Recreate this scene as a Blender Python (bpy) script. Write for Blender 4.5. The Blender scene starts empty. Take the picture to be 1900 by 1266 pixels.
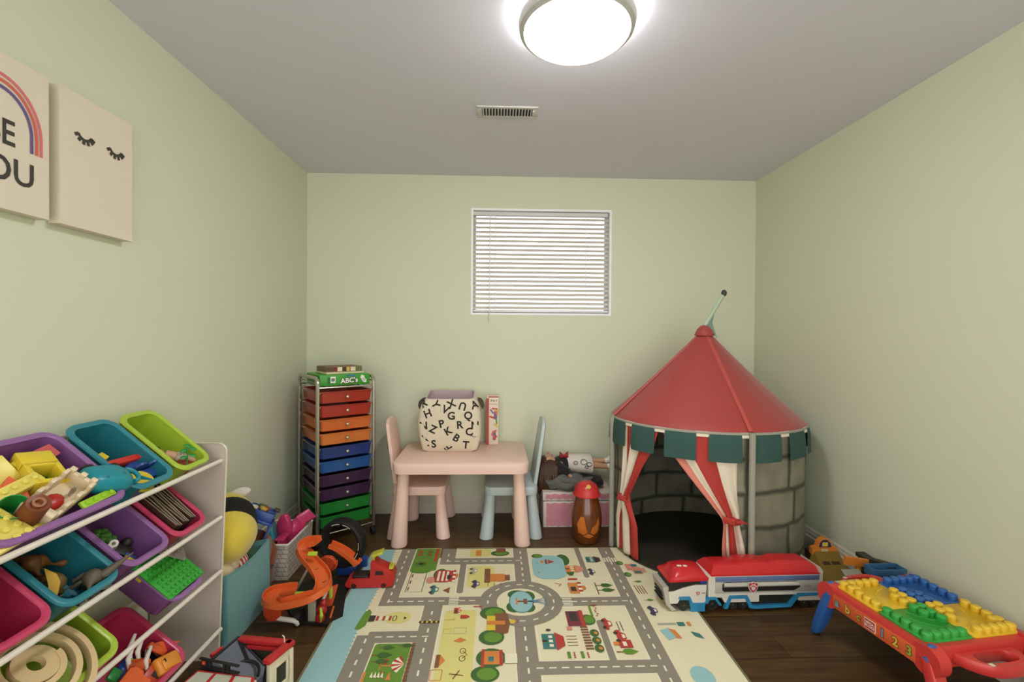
import bpy, bmesh, math, random
from mathutils import Matrix, Vector, Euler
random.seed(7)
PI = math.pi
S = bpy.context.scene
C = S.collection

# ------------------------------------------------------------------ camera, world, exposure
FPX, YAW, PITCH, ROLL, EYE = 854.5, 0.0352, -0.009715, 0.006394, 1.18
_f = Vector((math.sin(YAW)*math.cos(PITCH), math.cos(YAW)*math.cos(PITCH), math.sin(PITCH)))
_r = Vector((math.cos(YAW), -math.sin(YAW), 0)); _u = _r.cross(_f)
_r2 = math.cos(ROLL)*_r + math.sin(ROLL)*_u; _u2 = -math.sin(ROLL)*_r + math.cos(ROLL)*_u
cam_data = bpy.data.cameras.new('camera'); cam = bpy.data.objects.new('camera', cam_data); C.objects.link(cam)
cam_data.sensor_width = 36; cam_data.lens = FPX/1900*36; cam_data.clip_start = 0.02
cam.matrix_world = Matrix(((_r2.x, _u2.x, -_f.x, 0), (_r2.y, _u2.y, -_f.y, 0), (_r2.z, _u2.z, -_f.z, EYE), (0, 0, 0, 1)))
S.camera = cam
S.view_settings.view_transform = 'Standard'; S.view_settings.look = 'None'
S.view_settings.exposure = 0.58; S.view_settings.gamma = 1.0; S.view_settings.use_curve_mapping = False
S.cycles.use_denoising = True; S.cycles.max_bounces = 10; S.cycles.diffuse_bounces = 6
S.cycles.sample_clamp_indirect = 6.0; S.cycles.caustics_reflective = False; S.cycles.caustics_refractive = False

# daylight outside the window (+y), warm fill light added through the open side behind the camera (-y)
wd = bpy.data.worlds.new('world'); S.world = wd; wd.use_nodes = True
nt = wd.node_tree; nt.nodes.clear()
tc = nt.nodes.new('ShaderNodeTexCoord'); sx = nt.nodes.new('ShaderNodeSeparateXYZ'); rp = nt.nodes.new('ShaderNodeValToRGB')
mp = nt.nodes.new('ShaderNodeMapRange'); bg = nt.nodes.new('ShaderNodeBackground'); wo = nt.nodes.new('ShaderNodeOutputWorld')
nt.links.new(tc.outputs['Generated'], sx.inputs[0]); nt.links.new(sx.outputs['Y'], mp.inputs['Value'])
mp.inputs['From Min'].default_value = -1; mp.inputs['From Max'].default_value = 1
nt.links.new(mp.outputs[0], rp.inputs[0]); nt.links.new(rp.outputs[0], bg.inputs[0]); nt.links.new(bg.outputs[0], wo.inputs[0])
REAR_FILL, DAY = 1.3, 0.85
rp.color_ramp.elements[0].position = .45; rp.color_ramp.elements[0].color = (REAR_FILL, REAR_FILL*.98, REAR_FILL*.95, 1)
rp.color_ramp.elements[1].position = .55; rp.color_ramp.elements[1].color = (DAY, DAY, DAY*1.02, 1)
bg.inputs[1].default_value = 1.6
LAMP = 36.0     # radiance of the ceiling lamp's diffuser

def ray(px, py):
    return _f + _r2*((px-950)/FPX) + _u2*((633-py)/FPX)
def at(px, py, axis=2, val=0.0):
    """where the sight line of a photo pixel meets the plane axis = val"""
    d = ray(px, py); o = Vector((0, 0, EYE)); return o + d*((val-o[axis])/d[axis])
def atp(px, py, point, normal):
    d = ray(px, py); o = Vector((0, 0, EYE)); return o + d*((Vector(point)-o).dot(normal)/d.dot(normal))

# ------------------------------------------------------------------ materials
def lin(c):
    return tuple(((x/255)/12.92 if x/255 <= .04045 else ((x/255+.055)/1.055)**2.4) for x in c)
_mats = {}
def mat(name, rgb, rough=.5, metal=0, var=.08, scale=30, bump=0, bscale=200, trans=0, alpha=1, emit=0, coat=0, sheen=0, sss=0, ior=1.45):
    if name in _mats: return _mats[name]
    m = bpy.data.materials.new(name); m.use_nodes = True; n = m.node_tree; b = n.nodes['Principled BSDF']
    c = lin(rgb)
    tcn = n.nodes.new('ShaderNodeTexCoord'); nz = n.nodes.new('ShaderNodeTexNoise'); nz.inputs['Scale'].default_value = scale; nz.inputs['Detail'].default_value = 3
    mx = n.nodes.new('ShaderNodeMix'); mx.data_type = 'RGBA'
    mx.inputs[6].default_value = (c[0]*(1-var), c[1]*(1-var), c[2]*(1-var), 1); mx.inputs[7].default_value = (min(1, c[0]*(1+var)), min(1, c[1]*(1+var)), min(1, c[2]*(1+var)), 1)
    n.links.new(tcn.outputs['Object'], nz.inputs['Vector']); n.links.new(nz.outputs['Fac'], mx.inputs[0]); n.links.new(mx.outputs[2], b.inputs['Base Color'])
    b.inputs['Roughness'].default_value = rough; b.inputs['Metallic'].default_value = metal; b.inputs['IOR'].default_value = ior
    b.inputs['Transmission Weight'].default_value = trans; b.inputs['Alpha'].default_value = alpha
    b.inputs['Coat Weight'].default_value = coat; b.inputs['Sheen Weight'].default_value = sheen
    if emit: b.inputs['Emission Color'].default_value = (*c, 1); b.inputs['Emission Strength'].default_value = emit
    if bump:
        n2 = n.nodes.new('ShaderNodeTexNoise'); n2.inputs['Scale'].default_value = bscale; n2.inputs['Detail'].default_value = 4
        bp = n.nodes.new('ShaderNodeBump'); bp.inputs['Strength'].default_value = bump; bp.inputs['Distance'].default_value = .01
        n.links.new(tcn.outputs['Object'], n2.inputs['Vector']); n.links.new(n2.outputs['Fac'], bp.inputs['Height']); n.links.new(bp.outputs['Normal'], b.inputs['Normal'])
    _mats[name] = m; return m
def plastic(name, rgb, rough=.35): return mat(name, rgb, rough, var=.04, scale=8)
def cloth(name, rgb, rough=.9): return mat(name, rgb, rough, var=.08, scale=60, bump=.25, bscale=350, sheen=.15)

# ------------------------------------------------------------------ mesh builder
class MB:
    def __init__(self, m=None, M=None):
        self.v = []; self.f = []; self.fm = []; self.uvs = {}; self.mats = []; self.M = M or Matrix.Identity(4); self.cur = 0
        if m: self.use(m)
    def use(self, m):
        if m not in self.mats: self.mats.append(m)
        self.cur = self.mats.index(m); return self
    def raw(self, vs, fs, M=None):
        T = self.M @ M if M is not None else self.M; k = len(self.v)
        self.v += [tuple(T @ Vector(p)) for p in vs]; self.f += [tuple(i+k for i in f) for f in fs]; self.fm += [self.cur]*len(fs); return self
    def box(self, c, s, r=0, M=None, seg=2):
        b = bmesh.new(); bmesh.ops.create_cube(b, size=1)
        for v in b.verts: v.co = Vector((v.co.x*s[0], v.co.y*s[1], v.co.z*s[2]))
        if r: bmesh.ops.bevel(b, geom=b.edges[:], offset=min(r, min(s)*.49), segments=seg, profile=.5, affect='EDGES')
        b.verts.index_update()
        T = Matrix.Translation(c) if M is None else M @ Matrix.Translation(c)
        self.raw([v.co.copy() for v in b.verts], [[v.index for v in f.verts] for f in b.faces], T); b.free(); return self
    def loft(self, rings, cap=(True, True), closed=True, M=None, loop=False):
        n = len(rings[0]); vs = [p for r in rings for p in r]; fs = []; k = len(rings)
        for i in range(k if loop else k-1):
            a, b = i*n, ((i+1) % k)*n
            for j in range(n if closed else n-1):
                j2 = (j+1) % n; fs.append((a+j, a+j2, b+j2, b+j))
        if not loop and closed:
            if cap[0]: fs.append(tuple(range(n-1, -1, -1)))
            if cap[1]: fs.append(tuple(range((k-1)*n, k*n)))
        return self.raw(vs, fs, M)
    def lathe(self, prof, n=24, c=(0, 0, 0), M=None, cap=(True, True), sx=1, sy=1):
        return self.loft([[(c[0]+r*math.cos(2*PI*j/n)*sx, c[1]+r*math.sin(2*PI*j/n)*sy, c[2]+z) for j in range(n)] for r, z in prof], cap, M=M)
    def tube(self, path, r, n=8, closed=False, M=None, cap=True, flat=1):
        P = [Vector(p) for p in path]; k = len(P); rs = r if isinstance(r, (list, tuple)) else [r]*k
        T = [((P[(i+1) % k]-P[i-1]) if closed else (P[min(i+1, k-1)]-P[max(i-1, 0)])).normalized() for i in range(k)]
        up = Vector((0, 0, 1)) if abs(T[0].z) < .9 else Vector((1, 0, 0)); rings = []
        nrm = (up-T[0]*up.dot(T[0])).normalized()
        for i in range(k):
            nrm = (nrm-T[i]*nrm.dot(T[i])).normalized(); bi = T[i].cross(nrm)
            rings.append([P[i]+(nrm*math.cos(2*PI*j/n)*flat+bi*math.sin(2*PI*j/n))*rs[i] for j in range(n)])
        return self.loft(rings, (cap, cap), M=M, loop=closed)
    def cyl(self, a, b, r, r2=None, n=16, M=None):
        return self.tube([a, b], [r, r if r2 is None else r2], n, M=M)
    def ball(self, c, r, n=16, m=10, M=None):
        if not isinstance(r, (tuple, list)): r = (r, r, r)
        rings = []
        for i in range(m+1):
            th = PI*i/m; th = min(max(th, .02), PI-.02)
            rings.append([(c[0]+r[0]*math.sin(th)*math.cos(2*PI*j/n), c[1]+r[1]*math.sin(th)*math.sin(2*PI*j/n), c[2]-r[2]*math.cos(th)) for j in range(n)])
        return self.loft(rings, M=M)
    def prism(self, pts, z0, z1, M=None):
        a = sum(pts[i][0]*pts[(i+1) % len(pts)][1]-pts[(i+1) % len(pts)][0]*pts[i][1] for i in range(len(pts)))
        if a < 0: pts = pts[::-1]
        return self.loft([[(x, y, z0) for x, y in pts], [(x, y, z1) for x, y in pts]], M=M)
    def flat(self, pts, z=0, M=None):
        a = sum(pts[i][0]*pts[(i+1) % len(pts)][1]-pts[(i+1) % len(pts)][0]*pts[i][1] for i in range(len(pts)))
        if a < 0: pts = pts[::-1]
        return self.raw([(p[0], p[1], z) for p in pts], [tuple(range(len(pts)))], M)
    def sweep(self, path, sec, up=(0, 0, 1), M=None, closed=True):
        """sec: list of (side, up) offsets swept along the path, sideways = tangent x up"""
        P = [Vector(p) for p in path]; k = len(P); rings = []
        for i in range(k):
            t = (P[min(i+1, k-1)]-P[max(i-1, 0)]).normalized(); u0 = Vector(up[i] if isinstance(up, list) else up)
            s = t.cross(u0).normalized(); u = s.cross(t)
            rings.append([P[i]+s*a+u*b for a, b in sec])
        return self.loft(rings, closed=closed, M=M)
    def text(self, s, size, M=None, depth=0, fn=None, bold=0, align='CENTER'):
        cu = bpy.data.curves.new('t', 'FONT'); cu.body = s; cu.size = size; cu.align_x = align; cu.align_y = 'CENTER'; cu.extrude = depth; cu.offset = bold; cu.resolution_u = 3
        o = bpy.data.objects.new('t', cu); C.objects.link(o)
        dg = bpy.context.evaluated_depsgraph_get(); me = o.evaluated_get(dg).to_mesh()
        vs = [v.co.copy() for v in me.vertices]; fs = [tuple(p.vertices) for p in me.polygons]
        o.evaluated_get(dg).to_mesh_clear(); bpy.data.objects.remove(o); bpy.data.curves.remove(cu)
        if M is not None: vs = [M @ v for v in vs]
        if fn: vs = [fn(v) for v in vs]
        return self.raw(vs, fs)
    def stroke(self, pts, w, z=0, M=None, closed=False):
        P = [Vector((p[0], p[1])) for p in pts]; k = len(P); L = []; R = []
        for i in range(k):
            a = P[i-1] if (closed or i) else P[0]; b = P[(i+1) % k] if (closed or i < k-1) else P[-1]
            t = (b-a).normalized(); n = Vector((-t.y, t.x))*w/2; L.append(P[i]+n); R.append(P[i]-n)
        vs = [(p.x, p.y, z) for p in L]+[(p.x, p.y, z) for p in R]
        return self.raw(vs, [(i, k+i, k+(i+1) % k, (i+1) % k) for i in range(k if closed else k-1)], M)
    def build(self, name, parent=None, smooth=35, loc=None):
        me = bpy.data.meshes.new(name); me.from_pydata(self.v, [], self.f)
        for m in self.mats: me.materials.append(m)
        me.polygons.foreach_set('material_index', self.fm)
        if smooth:
            me.polygons.foreach_set('use_smooth', [True]*len(me.polygons)); me.set_sharp_from_angle(angle=math.radians(smooth))
        if self.uvs:
            ul = me.uv_layers.new(name='UVMap')
            for p in me.polygons:
                for li in p.loop_indices: ul.data[li].uv = self.uvs.get(me.loops[li].vertex_index, (0, 0))
        me.update()
        o = bpy.data.objects.new(name, me); C.objects.link(o)
        if parent is not None: o.parent = parent
        if loc: o.location = loc
        return o
def tag(o, label, cat, group=None):
    o['label'] = label; o['category'] = cat
    if group: o['group'] = group
    return o
def thing(name, label, cat, loc=(0, 0, 0), rz=0, group=None, M=None):
    o = bpy.data.objects.new(name, None); C.objects.link(o); o.empty_display_size = .05
    o.matrix_world = M if M is not None else Matrix.Translation(loc) @ Matrix.Rotation(rz, 4, 'Z')
    return tag(o, label, cat, group)
def solo(name, mb, label, cat, group=None, loc=None, rz=0, M=None, smooth=35):
    o = mb.build(name, None, smooth); o.matrix_world = M if M is not None else Matrix.Translation(loc or (0, 0, 0)) @ Matrix.Rotation(rz, 4, 'Z')
    return tag(o, label, cat, group)
def struct(name, mb, parent=None, smooth=35):
    o = mb.build(name, parent, smooth)
    if parent is None: o['kind'] = 'structure'
    return o
def dup(root, M, label, group=None):
    r = root.copy(); C.objects.link(r); r.matrix_world = M; r['label'] = label
    if group: r['group'] = group
    for ch in list(root.children):
        c = ch.copy(); C.objects.link(c); c.parent = r
        for g in list(ch.children):
            d = g.copy(); C.objects.link(d); d.parent = c
    return r
def T(x, y, z): return Matrix.Translation((x, y, z))
def RX(a): return Matrix.Rotation(a, 4, 'X')
def RY(a): return Matrix.Rotation(a, 4, 'Y')
def RZ(a): return Matrix.Rotation(a, 4, 'Z')
def rrect(w, h, r, n=4, cx=0, cy=0):
    r = min(r, w/2-1e-5, h/2-1e-5); o = []
    for sx_, sy_, a0 in ((1, 1, 0), (-1, 1, 90), (-1, -1, 180), (1, -1, 270)):
        for i in range(n+1):
            a = math.radians(a0+90*i/n); o.append((cx+sx_*(w/2-r)+r*math.cos(a), cy+sy_*(h/2-r)+r*math.sin(a)))
    return o
def basis(o, ex, ey, ez):
    return Matrix(((ex[0], ey[0], ez[0], o[0]), (ex[1], ey[1], ez[1], o[1]), (ex[2], ey[2], ez[2], o[2]), (0, 0, 0, 1)))
def arc(cx, cy, r, a0, a1, n=10, r2=None):
    r2 = r2 or r
    return [(cx+r*math.cos(math.radians(a0+(a1-a0)*i/n)), cy+r2*math.sin(math.radians(a0+(a1-a0)*i/n))) for i in range(n+1)]
def spline(P, n=6):
    P = [Vector(p) for p in P]; o = []
    for i in range(len(P)-1):
        p0, p1, p2, p3 = P[max(i-1, 0)], P[i], P[i+1], P[min(i+2, len(P)-1)]
        for j in range(n):
            t = j/n; o.append(.5*((2*p1)+(p2-p0)*t+(2*p0-5*p1+4*p2-p3)*t*t+(3*p1-p0-3*p2+p3)*t**3))
    return o+[P[-1]]

# ------------------------------------------------------------------ room
XL, XR, YB, ZC, YF = -1.245, 1.762, 3.081, 2.248, -1.0
WX0, WX1, WZ0, WZ1 = -.168, .775, 1.324, 2.034
m_wall = mat('green_wall_paint', (206, 210, 184), .75, var=.015, scale=3, bump=.03, bscale=120)
m_ceil = mat('ceiling_paint', (212, 211, 220), .85, var=.01, scale=3, bump=.03, bscale=90)
m_trim = mat('trim_paint', (205, 200, 182), .5, var=.02)
m_white = mat('white_paint', (238, 238, 240), .45, var=.01)
def floor_material():
    m = bpy.data.materials.new('dark_oak_planks'); m.use_nodes = True; n = m.node_tree; b = n.nodes['Principled BSDF']; L = n.links.new
    tcn = n.nodes.new('ShaderNodeTexCoord')
    br = n.nodes.new('ShaderNodeTexBrick'); br.inputs['Scale'].default_value = 1; br.inputs['Brick Width'].default_value = 1.1; br.inputs['Row Height'].default_value = .127
    br.inputs['Mortar Size'].default_value = .0015; br.inputs['Bias'].default_value = 0; br.offset = .37
    br.inputs['Color1'].default_value = (*lin((92, 68, 38)), 1); br.inputs['Color2'].default_value = (*lin((74, 54, 29)), 1); br.inputs['Mortar'].default_value = (*lin((34, 24, 12)), 1)
    L(tcn.outputs['Object'], br.inputs['Vector'])
    mpn = n.nodes.new('ShaderNodeMapping'); mpn.inputs['Scale'].default_value = (2.5, 40, 1); L(tcn.outputs['Object'], mpn.inputs[0])
    nz = n.nodes.new('ShaderNodeTexNoise'); nz.inputs['Scale'].default_value = 1.6; nz.inputs['Detail'].default_value = 6; L(mpn.outputs[0], nz.inputs['Vector'])
    cr = n.nodes.new('ShaderNodeValToRGB'); cr.color_ramp.elements[0].position = .3; cr.color_ramp.elements[0].color = (.55, .52, .5, 1); cr.color_ramp.elements[1].position = .72; cr.color_ramp.elements[1].color = (1.15, 1.12, 1.1, 1)
    L(nz.outputs['Fac'], cr.inputs[0])
    mx = n.nodes.new('ShaderNodeMix'); mx.data_type = 'RGBA'; mx.blend_type = 'MULTIPLY'; mx.inputs[0].default_value = 1
    L(br.outputs['Color'], mx.inputs[6]); L(cr.outputs[0], mx.inputs[7]); L(mx.outputs[2], b.inputs['Base Color'])
    b.inputs['Roughness'].default_value = .38; b.inputs['Specular IOR Level'].default_value = .35
    bp = n.nodes.new('ShaderNodeBump'); bp.inputs['Strength'].default_value = .12; bp.inputs['Distance'].default_value = .004; L(nz.outputs['Fac'], bp.inputs['Height']); L(bp.outputs[0], b.inputs['Normal'])
    return m
struct('floor', MB(floor_material()).box(((XL+XR)/2, (YF+YB)/2, -.05), (XR-XL+.2, YB-YF+.2, .1)))
struct('ceiling', MB(m_ceil).box(((XL+XR)/2, (YF+YB)/2, ZC+.05), (XR-XL+.2, YB-YF+.2, .1)))
struct('wall_left', MB(m_wall).box((XL-.05, (YF+YB)/2, ZC/2), (.1, YB-YF, ZC)))
struct('wall_right', MB(m_wall).box((XR+.05, (YF+YB)/2, ZC/2), (.1, YB-YF, ZC)))
b = MB(m_wall)
for x0, x1, z0, z1 in ((XL-.1, WX0, 0, ZC), (WX1, XR+.1, 0, ZC), (WX0, WX1, 0, WZ0), (WX0, WX1, WZ1, ZC)):
    b.box(((x0+x1)/2, YB+.05, (z0+z1)/2), (x1-x0, .10, z1-z0))
struct('wall_back', b)
def skirting(name, pts_prof, ax, pos, a0, a1, sgn):
    b = MB(m_trim)
    rings = []
    for t in (a0, a1):
        rings.append([((pos+sgn*d, t, z) if ax == 'x' else (t, pos+sgn*d, z)) for d, z in pts_prof])
    b.loft(rings); return struct(name, b, smooth=20)
prof = [(0, 0), (.016, 0), (.016, .078), (.011, .084), (.011, .100), (.008, .106), (.008, .116), (.004, .124), (0, .125)]
skirting('baseboard_left', prof, 'x', XL, YF, YB, 1)
skirting('baseboard_right', prof, 'x', XR, YF, YB, -1)
skirting('baseboard_back', prof, 'y', YB, XL+.016, XR-.016, -1)
# window: white reveal, frame and pane set into the wall
b = MB(m_white)
t = .014
for x0, x1, z0, z1 in ((WX0, WX0+t, WZ0, WZ1), (WX1-t, WX1, WZ0, WZ1), (WX0+t, WX1-t, WZ0, WZ0+t), (WX0+t, WX1-t, WZ1-t, WZ1)):
    b.box(((x0+x1)/2, YB+.049, (z0+z1)/2), (x1-x0, .098+.004, z1-z0))
for x0, x1, z0, z1 in ((WX0+t, WX0+.03, WZ0+t, WZ1-t), (WX1-.03, WX1-t, WZ0+t, WZ1-t), (WX0+t, WX1-t, WZ0+t, WZ0+.03), (WX0+t, WX1-t, WZ1-.03, WZ1-t)):
    b.box(((x0+x1)/2, YB+.08, (z0+z1)/2), (x1-x0, .03, z1-z0))
win = struct('window_1', b)
m_glass = mat('window_glass', (250, 252, 252), .02, var=0, trans=1)
struct('window_pane', MB(m_glass).box(((WX0+WX1)/2, YB+.082, (WZ0+WZ1)/2), (WX1-WX0-.05, .004, WZ1-WZ0-.05)), win)
# venetian blind
m_slat = mat('blind_slat', (240, 235, 222), .5, var=.02, scale=5)
_n = m_slat.node_tree; _t = _n.nodes.new('ShaderNodeBsdfTranslucent'); _t.inputs[0].default_value = (.9, .87, .8, 1); _a = _n.nodes.new('ShaderNodeMixShader'); _a.inputs[0].default_value = .35   # thin vinyl lets daylight through
_n.links.new(_n.nodes['Principled BSDF'].outputs[0], _a.inputs[1]); _n.links.new(_t.outputs[0], _a.inputs[2]); _n.links.new(_a.outputs[0], _n.nodes['Material Output'].inputs[0])
bl = thing('window_blind', 'white horizontal slat blind hanging in the window', 'blind', ((WX0+WX1)/2, YB+.03, WZ0+.016))
hw = (WX1-WX0)/2-.0155
MB(mat('blind_rail', (205, 205, 203), .4)).box((-.006, 0, .664), (2*hw, .034, .026), .004).build('headrail', bl)
NS = 21
for i in range(NS):
    z = .022+i*(.628/NS)+.012
    rings = []
    for x in (-hw, hw):
        top = [(x, -.0125+.025*k/4, z+.0018*math.sin(PI*k/4)) for k in range(5)]
        rings.append([Vector(p) for p in top]+[Vector((p[0], p[1], p[2]-.0007)) for p in top[::-1]])
    a = RX(math.radians(48))
    for r in rings:
        for k, p in enumerate(r): r[k] = Vector((p.x, 0, z)) + a.to_3x3() @ (p-Vector((p.x, 0, z)))
    MB(m_slat).loft(rings).build('slat', bl)
MB(mat('blind_bottom', (222, 222, 224), .4)).box((0, 0, .012), (2*hw, .024, .016), .004).build('bottom_rail', bl)
for x in (-.31, .30):
    MB(m_white).cyl((x, -.0145, .02), (x, -.0145, .655), .0022, n=6).build('ladder_cord', bl)
MB(mat('wand_plastic', (214, 216, 206), .25)).tube([(-.345, -.052, .65), (-.345, -.056, .5), (-.348, -.056, -.07)], .0032, 6).build('tilt_wand', bl)
# ceiling lamp
LX, LY = .262, 1.53
cl = thing('ceiling_lamp', 'round flush ceiling lamp with grey metal rim glowing white', 'ceiling lamp', (LX, LY, ZC))
m_lit = mat('lamp_diffuser', (255, 252, 252), .4, var=0, emit=LAMP)
MB(m_lit).lathe([(.172, -.004), (.172, -.046), (.168, -.058), (.150, -.078), (.115, -.094), (.07, -.103), (.02, -.107)], 48).build('diffuser', cl)
MB(mat('brushed_nickel', (196, 194, 188), .45, .25)).loft([[(r*math.cos(2*PI*j/64), r*math.sin(2*PI*j/64), z) for j in range(64)] for r, z in ((.174, -.022), (.190, -.018), (.194, -.030), (.189, -.052), (.175, -.060))], loop=True).build('rim', cl)
# vent register
m_vent = mat('vent_enamel', (200, 198, 192), .4)
vt = thing('ceiling_vent', 'small grey louvred air vent set in the ceiling', 'vent', (.048, 2.197, ZC))
b = MB(m_vent)
for c, s in (((0, -.046, -.003), (.286, .018, .006)), ((0, .046, -.003), (.286, .018, .006)), ((-.131, 0, -.003), (.024, .075, .006)), ((.131, 0, -.003), (.024, .075, .006))): b.box(c, s, .0015)
b.build('frame', vt)
MB(mat('vent_dark', (40, 40, 38), .8)).box((0, 0, -.001), (.24, .076, .0012)).build('duct_opening', vt)
b = MB(m_vent)
for i in range(17): b.box((0, 0, 0), (.0016, .074, .009), M=T(-.113+i*.0141, 0, -.0055) @ RY(math.radians(38)))
b.build('louver', vt)
MB(m_white).ball((.122, -.02, -.006), (.005, .005, .003)).build('damper_lever', vt)
# canvases on the left wall
m_canvas = mat('canvas_face', (216, 205, 184), .8, var=.02, bump=.1, bscale=500)
m_ink = mat('print_charcoal', (62, 58, 50), .8)
def canvas(name, y0, y1, z0, z1):
    fr = XL+.035
    M = basis((fr, y0, z0), (0, 1, 0), (0, 0, 1), (1, 0, 0))       # x along the wall, y up, z into the room
    b = MB(m_canvas).box(((y1-y0)/2, (z1-z0)/2, -.0165), (y1-y0, z1-z0, .033))
    return b, M
b, M = canvas('c', 1.325, 1.578, 1.487, 1.873)
b.use(m_ink)
def lash(cx, cy, s):
    b.stroke(arc(cx, cy+s*.42, s*.62, 205, 335, 12), .0085, .0012)
    for a in (208, 235, 262, 289, 316, 332):
        a = math.radians(a); b.stroke([(cx+s*.6*math.cos(a), cy+s*.42+s*.6*math.sin(a)), (cx+s*.98*math.cos(a), cy+s*.42+s*.98*math.sin(a))], .0095, .0014)
lash(.0765, .268, .038); lash(.186, .268, .038)
solo('canvas_print', b, 'cream canvas print with two closed eyelashes on left wall', 'wall art', M=M)
b, M = canvas('c', 1.040, 1.293, 1.487, 1.868)
for i, (rr, col) in enumerate(((.104, (206, 112, 112)), (.092, (205, 98, 84)), (.079, (104, 84, 134)))):
    b.use(mat('print_stripe_%d' % i, col, .8)); b.stroke([(.1265+rr, .160)]+arc(.1265, .20, rr, 0, 180, 26, rr*1.22)+[(.1265-rr, .160)], .0085, .0012+i*.0002)
b.use(m_ink)
b.text('BE', .088, T(.128, .187, .0013) @ Matrix.Scale(.8, 4, (1, 0, 0)), bold=.0012); b.text('YOU', .088, T(.128, .096, .0013) @ Matrix.Scale(.92, 4, (1, 0, 0)), bold=.0012)
solo('canvas_print', b, 'cream canvas print with rainbow and the words BE YOU', 'wall art', M=M)

# ------------------------------------------------------------------ play mat (pattern laid out in floor coordinates; pictures on it stand up towards +x)
MZ = .012
MX0, MX1, MY0, MY1 = -.668, .876, .62, 2.533
mm = MB(mat('mat_cream', (224, 216, 182), .6, var=.03, scale=12, bump=.05, bscale=500))
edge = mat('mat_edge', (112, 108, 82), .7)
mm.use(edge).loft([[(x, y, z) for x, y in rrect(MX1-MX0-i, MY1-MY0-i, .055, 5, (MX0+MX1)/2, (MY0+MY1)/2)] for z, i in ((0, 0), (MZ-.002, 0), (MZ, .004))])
LV = [0]
def P(m, pts, lv):          # a printed patch; lv = print layer
    LV[0] += 1; mm.use(m).flat(pts, MZ+.0002+lv*.0002+LV[0]*2e-6)
cream = mat('mat_cream', (0, 0, 0)); road = mat('mat_road', (138, 130, 116), .65, var=.05, scale=30); mline = mat('mat_line', (232, 226, 200), .6)
sea = mat('mat_sea', (146, 190, 192), .6, var=.04, scale=10); grass = mat('mat_grass', (98, 140, 50), .65, var=.12, scale=14); lgrass = mat('mat_light_grass', (214, 206, 128), .65, var=.04)
dgreen = mat('mat_tree_green', (62, 100, 48), .65, var=.1); mbrown = mat('mat_brown', (128, 84, 56), .65); mred = mat('mat_red', (176, 62, 52), .65); mink = mat('mat_ink', (62, 56, 48), .65)
morange = mat('mat_orange', (206, 128, 62), .65); myel = mat('mat_yellow', (214, 186, 60), .65); mteal = mat('mat_teal', (60, 116, 112), .65); mpink = mat('mat_pink', (206, 140, 120), .65); mmaroon = mat('mat_maroon', (120, 50, 66), .65); mnavy = mat('mat_navy', (74, 66, 100), .65); mgrey = mat('mat_pale_grey', (170, 168, 158), .65)
P(cream, rrect(MX1-MX0-.022, MY1-MY0-.022, .05, 5, (MX0+MX1)/2, (MY0+MY1)/2), 0)
def R4(m, x0, x1, y0, y1, lv, r=0): P(m, rrect(x1-x0, y1-y0, r, 4, (x0+x1)/2, (y0+y1)/2) if r else [(x0, y0), (x1, y0), (x1, y1), (x0, y1)], lv)
YN = MY0+.011
# sea with a jagged shore along the left side
sh = []
yy = MY1-.012; k = 0
while yy > YN:
    sh.append((-.537+.006*math.sin(yy*9)+(.006 if k % 2 else -.004), yy)); yy -= .012; k += 1
P(sea, [(MX0+.012, YN)]+[(MX0+.012, MY1-.05), (MX0+.03, MY1-.016), (MX0+.06, MY1-.012)]+sh+[(-.54, YN)], 1)
# roads
def vroad(x, y0, y1, w=.075, dash=True, lv=2):
    R4(road, x-w/2, x+w/2, y0, y1, lv)
    if dash:
        y = y0+.02
        while y < y1-.03: R4(mline, x-.0035, x+.0035, y, y+.026, lv+2); y += .058
def hroad(y, x0, x1, w=.062, dash=True, lv=2):
    R4(road, x0, x1, y-w/2, y+w/2, lv)
    if dash:
        x = x0+.03
        while x < x1-.03: R4(mline, x, x+.026, y-.0032, y+.0032, lv+2); x += .045
YT = MY1-.012
vroad(-.464, 1.998, YT); vroad(-.243, 2.36, YT); vroad(.139, 2.15, YT); vroad(-.262, YN, 2.0, .078); vroad(.122, YN, 1.87, .08); vroad(.604, YN, YT, .07)
vroad(-.492, YN, 1.80, .08)
hroad(2.026, -.50, .0); hroad(2.008, .22, .60, .066); hroad(2.384, -.28, .14, .064); hroad(1.788, -.49, -.23, .068); hroad(1.605, .12, .60, .066)
hroad(1.20, -.49, .60, .066); hroad(.85, -.49, .60, .066)
vroad(-.158, 2.10, 2.385, .030, False); vroad(.450, 2.22, YT, .026, False); vroad(.432, 1.605, 1.86, .026, False)
for cx_, cy_, r_ in ((-.158, 2.10, .015), (.450, 2.22, .013), (.432, 1.86, .013)): P(road, arc(cx_, cy_, r_, 0, 360, 14)[:-1], 3)
RCX, RCY = .117, 2.012
def ell(cx_, cy_, rx_, ry_, n=40): return arc(cx_, cy_, rx_, 0, 360, n, ry_)[:-1]
P(road, ell(RCX, RCY, .183, .172), 5); P(cream, ell(RCX, RCY, .106, .104), 6)
for i in range(16):
    a = i*PI/8; c0, c1 = a-.085, a+.085; q = []
    for rr in (.142, .149):
        q.append([(RCX+rr*math.cos(c), RCY+rr*.95*math.sin(c)) for c in ((c0, c1) if rr < .145 else (c1, c0))])
    P(mline, q[0]+q[1], 6)
P(dgreen, ell(RCX-.015, RCY+.055, .042, .035), 7); P(dgreen, ell(RCX-.03, RCY-.04, .035, .04), 7); P(dgreen, ell(RCX+.03, RCY-.045, .03, .035), 7); P(dgreen, ell(RCX+.035, RCY+.04, .03, .04), 7)
P(mteal, ell(RCX+.002, RCY, .054, .084), 8); P(sea, ell(RCX+.002, RCY, .050, .079), 9)
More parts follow.
